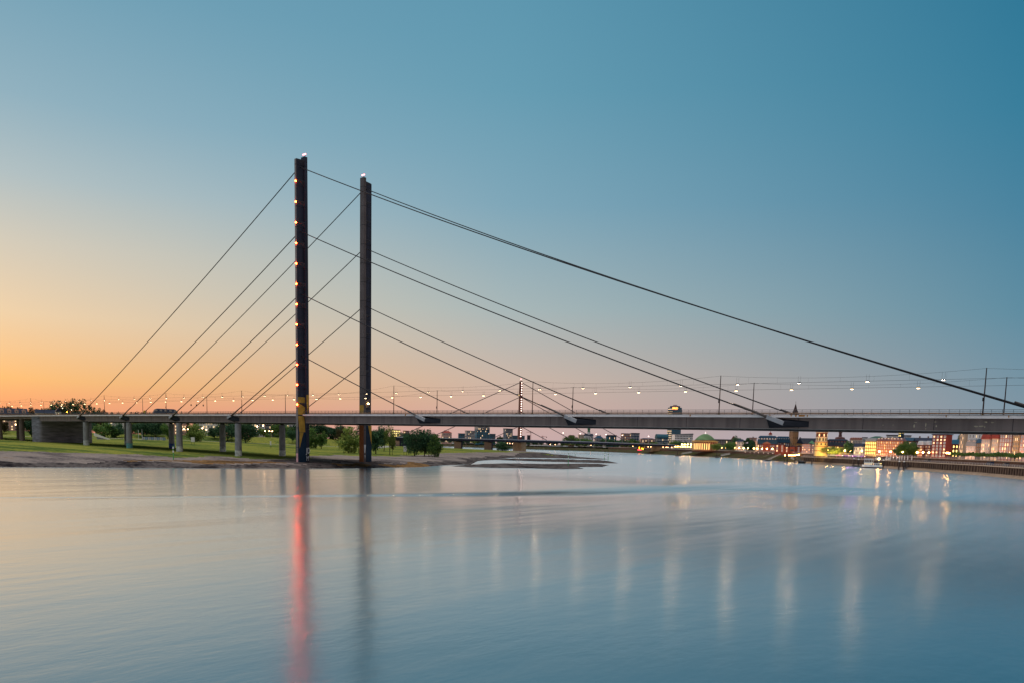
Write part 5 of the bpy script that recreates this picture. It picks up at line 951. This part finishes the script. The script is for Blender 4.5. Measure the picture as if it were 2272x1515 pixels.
# ------------------------------------------------------------------ boat, gangways, piles and parasols
D = 575; s = D/F; p = at(1936, 1037.2, 0); BA = CAM['yaw']+math.atan((1136-1936)/F)-.25
r = thing('tour_boat', 'white two-deck tour boat moored at the quay', 'boat', p, BA)
L2 = 21*s; hull = lambda t: (1-abs(t)**3)*2.4+.25
g = MB(); n = 14; st_ = [(-L2+2*L2*i/n) for i in range(n+1)]
for i in range(n):
    a, b = st_[i], st_[i+1]; wa, wb_ = hull(a/L2), hull(b/L2); za, zb = 1.5+.7*abs(a/L2)**3, 1.5+.7*abs(b/L2)**3
    for y in (-1, 1): g.quad((a, y*wa*.75, -.4), (b, y*wb_*.75, -.4), (b, y*wb_, .7), (a, y*wa, .7), 1); g.quad((a, y*wa, .7), (b, y*wb_, .7), (b, y*wb_, zb), (a, y*wa, za))
    g.quad((a, -wa, za), (b, -wb_, zb), (b, wb_, zb), (a, wa, za), 0)
g.build('hull', [M['white'], K('hull_dark', (.06, .03, .03))], r)
MB().box(-L2*.75, -L2*.1, -1.9, 1.9, 1.55, 3.6).build('saloon', M['white'], r); MB().box(0, L2*.66, -1.9, 1.9, 1.55, 3.2).build('cabin', M['white'], r)
MB().box(-L2*.78, -.02*L2, -2.2, 2.2, 5.6, 6.0).build('canopy', K('canopy_blue', (.5, .6, .68)), r); MB().box(-L2*.78, 0, -2.05, 2.05, 3.603, 3.8).build('upper_deck', M['white'], r)
for x in (-.74, -.4, -.06):
    for y in (-1.9, 1.9): MB().box(x*L2-.12, x*L2+.12, y-.1, y+.1, 3.81, 5.59).build('canopy_post', M['white'], r)
for i in range(5): add('window', winmesh(.9, 1., 'l'), r, (-L2*.68+i*1.35, -1.91, 2.2))
for i in range(5): add('window', winmesh(.9, .8, 'k'), r, (L2*.06+i*1.3, -1.91, 2.1))
MB().tube((L2*.55, 0, 3.2), (L2*.55, 0, 6), .08).build('mast', M['white'], r); MB().ball((L2*.55, -.3, 6.2), .5).build('deck_lamp', E_SOD, r); MB().box(L2*.78, L2*.84, -1.3, -1.1, 1.9, 3.4).build('lit_panel', E_WINY, r)
gm = mat('gangway_paint', (.5, .47, .46), .6, .12)
def gang(lab, x0, y0, x1, y1, D, m, w=2.2):
    a, b = Vector(deep(x0, y0, D)), Vector(deep(x1, y1, D)); r = thing('gangway', lab, 'gangway', a); d = (b-a); n = d.cross(Vector((0, 0, 1))).normalized()*w/2
    MB().hexa([-n, d-n, d+n, n, -n+Vector((0, 0, .35)), d-n+Vector((0, 0, .35)), d+n+Vector((0, 0, .35)), n+Vector((0, 0, .35))]).build('deck', m, r)
    for q in (-n*.98, n*.98):
        g = MB(); g.tube(q+Vector((0, 0, 1.4)), q+d+Vector((0, 0, 1.4)), .07, .07, 4)
        for i in range(7): g.tube(q+d*(i/6)+Vector((0, 0, .36)), q+d*(i/6)+Vector((0, 0, 1.4)), .06, .06, 4)
        g.build('handrail', m, r)
    return r
gang('pale gangway sloping to the first pile below the domed hall', 1513, 1006.5, 1534, 1003, 960, gm); gang('pale gangway below the white villa', 1600, 1010.5, 1619, 1006.5, 880, gm); gang('broad grey gangway reaching down to the dark pontoon', 1703, 1020, 1731, 1007, 760, mat('gangway_grey', (.24, .22, .2), .7), 3.5)
gang('short white gangway between black piles', 1755, 1015.5, 1763, 1019.5, 690, gm); gang('thin dark gangway down to the small black pontoon', 1765, 1016, 1778, 1023, 685, mat('gangway_dark', (.12, .11, .12), .7)); gang('dark stairway rising from the water beside the two tall piles', 2006, 1040, 2026, 1025.5, 525, M['black'], 1.6)
def floaty(lab, px, y, w, h, D, m):
    p = at(px, y, 0); r = thing('pontoon', lab, 'pontoon', p, CAM['yaw']+math.atan((1136-px)/F)-.3); ww = w*D/F
    MB().box(-ww/2, ww/2, -2, 2, -.4, h).build('hull', m, r); MB().box(-ww/2-.15, ww/2+.15, -2.15, 2.15, h+.003, h+.18).build('deck', M['conc'], r)
    for q in (-.4, .4): MB().tube((ww*q, -1.8, h+.18), (ww*q, -1.8, h+1.), .12).build('bollard', M['black'], r)
floaty('dark pontoon at the foot of the broad grey gangway', 1705, 1021.5, 12, 1., 770, M['black']); floaty('small black pontoon left of the ribbed quay wall', 1779, 1027, 13, 1.8, 685, M['black']); floaty('dark pontoon on the water below the domed hall', 1505, 1011, 12, 1., 1020, M['black']); floaty('dark pontoon beside the pile below the white villa', 1592, 1014.5, 8, .9, 930, M['black']); floaty('low dark pontoon with pale deck left of the tour boat', 1900, 1033.5, 16, .7, 600, M['black']); floaty('flat pale landing stage under the two tall piles', 2000, 1041, 14, .5, 528, M['conc'])
for px, yb, yt, lab in ((1502.5, 1011, 997, 'mooring pile on the pontoon below the domed hall'), (1590, 1015.5, 999.5, 'mooring pile on the pontoon below the white villa'), (1740, 1025, 1012, 'black pile under the bright yellow lamp, left of a pair'), (1746.5, 1026, 1014, 'black pile right of the bright yellow lamp'), (1763, 1027, 1013, 'thin black pile beside the short white gangway'), (1801, 1029.5, 1016, 'black pile at the left end of the ribbed quay wall'), (1894, 1033.5, 1017.5, 'black pile left of the tour boat'), (1904, 1034, 1019, 'black pile nearest the bow of the tour boat'), (1959, 1039, 1021, 'black pile behind the stern of the tour boat'), (1994, 1041.5, 1023.5, 'left tall white-capped pile before the dark stairway'), (2004.5, 1042, 1024, 'right tall white-capped pile before the dark stairway')):
    p = at(px, yb, 0); D = float((p-CC)@FW); h = (yb-yt)/F*D; r = thing('mooring_pile', lab, 'pile', p); MB().tube((0, 0, -1), (0, 0, h), .42, .4, 10).build('pile', M['wood'], r); MB().lathe([(.48, h+.003), (.48, h+.5), (.05, h+.75)], 10).build('cap', M['white'] if px > 1890 else M['black'], r)
sl_ = street_lamp(1.6, E_SOD, .5)
for k, (px, y, D) in enumerate([(1741.5, 1012.5, 705), (1750.5, 1011.5, 715), (1755, 1010.5, 720), (1759.5, 1010, 725), (1763.5, 1009, 730), (1768, 1008.3, 735), (1772.5, 1007.6, 740)]):
    p = deep(px, y, D); t = sl_ if k == 0 else dup(sl_); t.location = (p[0], p[1], 4.8); t.scale = (1, 1, max(.5, (p[2]-4.8)/2.)); t['label'] = 'bright yellow lamp in the slanting row on the bank left of the castle tower'; t['group'] = 'slanting lamp row on the bank'
def parasol(m):
    r = thing('parasol', '', 'parasol'); MB().tube((0, 0, 0), (0, 0, 2.7), .05).build('pole', M['white'], r); g = MB(); g.lathe([(1.9, 2.1), (1.0, 2.5), (.05, 2.8)], 8); g.build('canopy', m, r); return r
pv = parasol(K('violet_cloth', (.45, .2, .55))); pw = parasol(K('white_cloth', (.7, .66, .68)))
for k, px in enumerate([1826, 1834, 1842, 1850, 1858, 1865, 1871, 1877, 1883, 1889, 1895, 1901, 1907, 1913]):
    q = k % 3 != 0 and px > 1855; d = 8+(k*5) % 8; s_ = s_at(px, d); base = pv if q else pw; t = dup(base) if (k not in (0, 7)) else (pw if k == 0 else pv)
    t.location = (*bank(s_, d), 4.86); t['label'] = ('violet' if q else 'white')+' open parasol on the lower quay before the castle trees'; t['group'] = ('violet' if q else 'white')+' parasols on the quay'
for k, (px, y) in enumerate([(1890, 1012), (1900, 1012), (1904, 1015), (1883, 1012), (1893, 1016)]): flood(px, y, 615, 260, (.8, .3, 1), .4, False)
for k, px in enumerate([1978, 1984, 1991, 1998, 2003, 2009, 2016, 2025, 1969]):
    d = 10; s_ = s_at(px, d); t = thing('closed_parasol', 'tall furled white parasol in the row on the quay below the plane trees', 'parasol', (*bank(s_, d), 4.86), 0, 'furled parasols on the quay'); MB().tube((0, 0, 0), (0, 0, 3.9), .05).build('pole', M['white'], t); MB().lathe([(.3, 1.2), (.36, 2), (.2, 3.4), (.03, 4.1)], 8).build('canopy', M['white'], t)
for k, (px, c) in enumerate([(1972, 'white'), (1965, 'black'), (1950, 'white'), (2060, 'dark grey'), (2200, 'dark blue'), (2235, 'dark grey')]):
    d = 11; s_ = s_at(px, d); q = bank(s_+1, d)-bank(s_, d); t = thing('van', '%s van parked on the lower quay %s' % (c, ['by the furled parasols', 'right of the tour boat stern', 'above the tour boat', 'left of the brick tower', 'before the pale old houses', 'far right before the rosy house'][k]), 'van', (*bank(s_, d), 4.86), math.atan2(q[1], q[0]))
    cm = {'white': M['white'], 'black': M['black'], 'dark grey': K('car_grey', (.06, .06, .07)), 'dark blue': K('car_blue', (.03, .05, .1))}[c]
    g = MB(); pr = [(-2.4, .4), (2.4, .4), (2.4, 1.1), (1.7, 1.25), (1.1, 2.1), (-2.3, 2.15)]; g.prism([(x, -.95, z) for x, z in pr], [(x, .95, z) for x, z in pr]); g.build('body', cm, t)
    for y in (-.96, .96):
        g = MB(); g.quad((-2., y, 1.3), (.95, y, 1.3), (.75, y, 1.95), (-2., y, 1.95)); g.build('side_window', M['glass'], t)
    for x in (-1.5, 1.5):
        for y in (-.98, .98): MB().tube((x, y-.1, .36), (x, y+.1, .36), .36, .36, 12).build('wheel', M['black'], t)
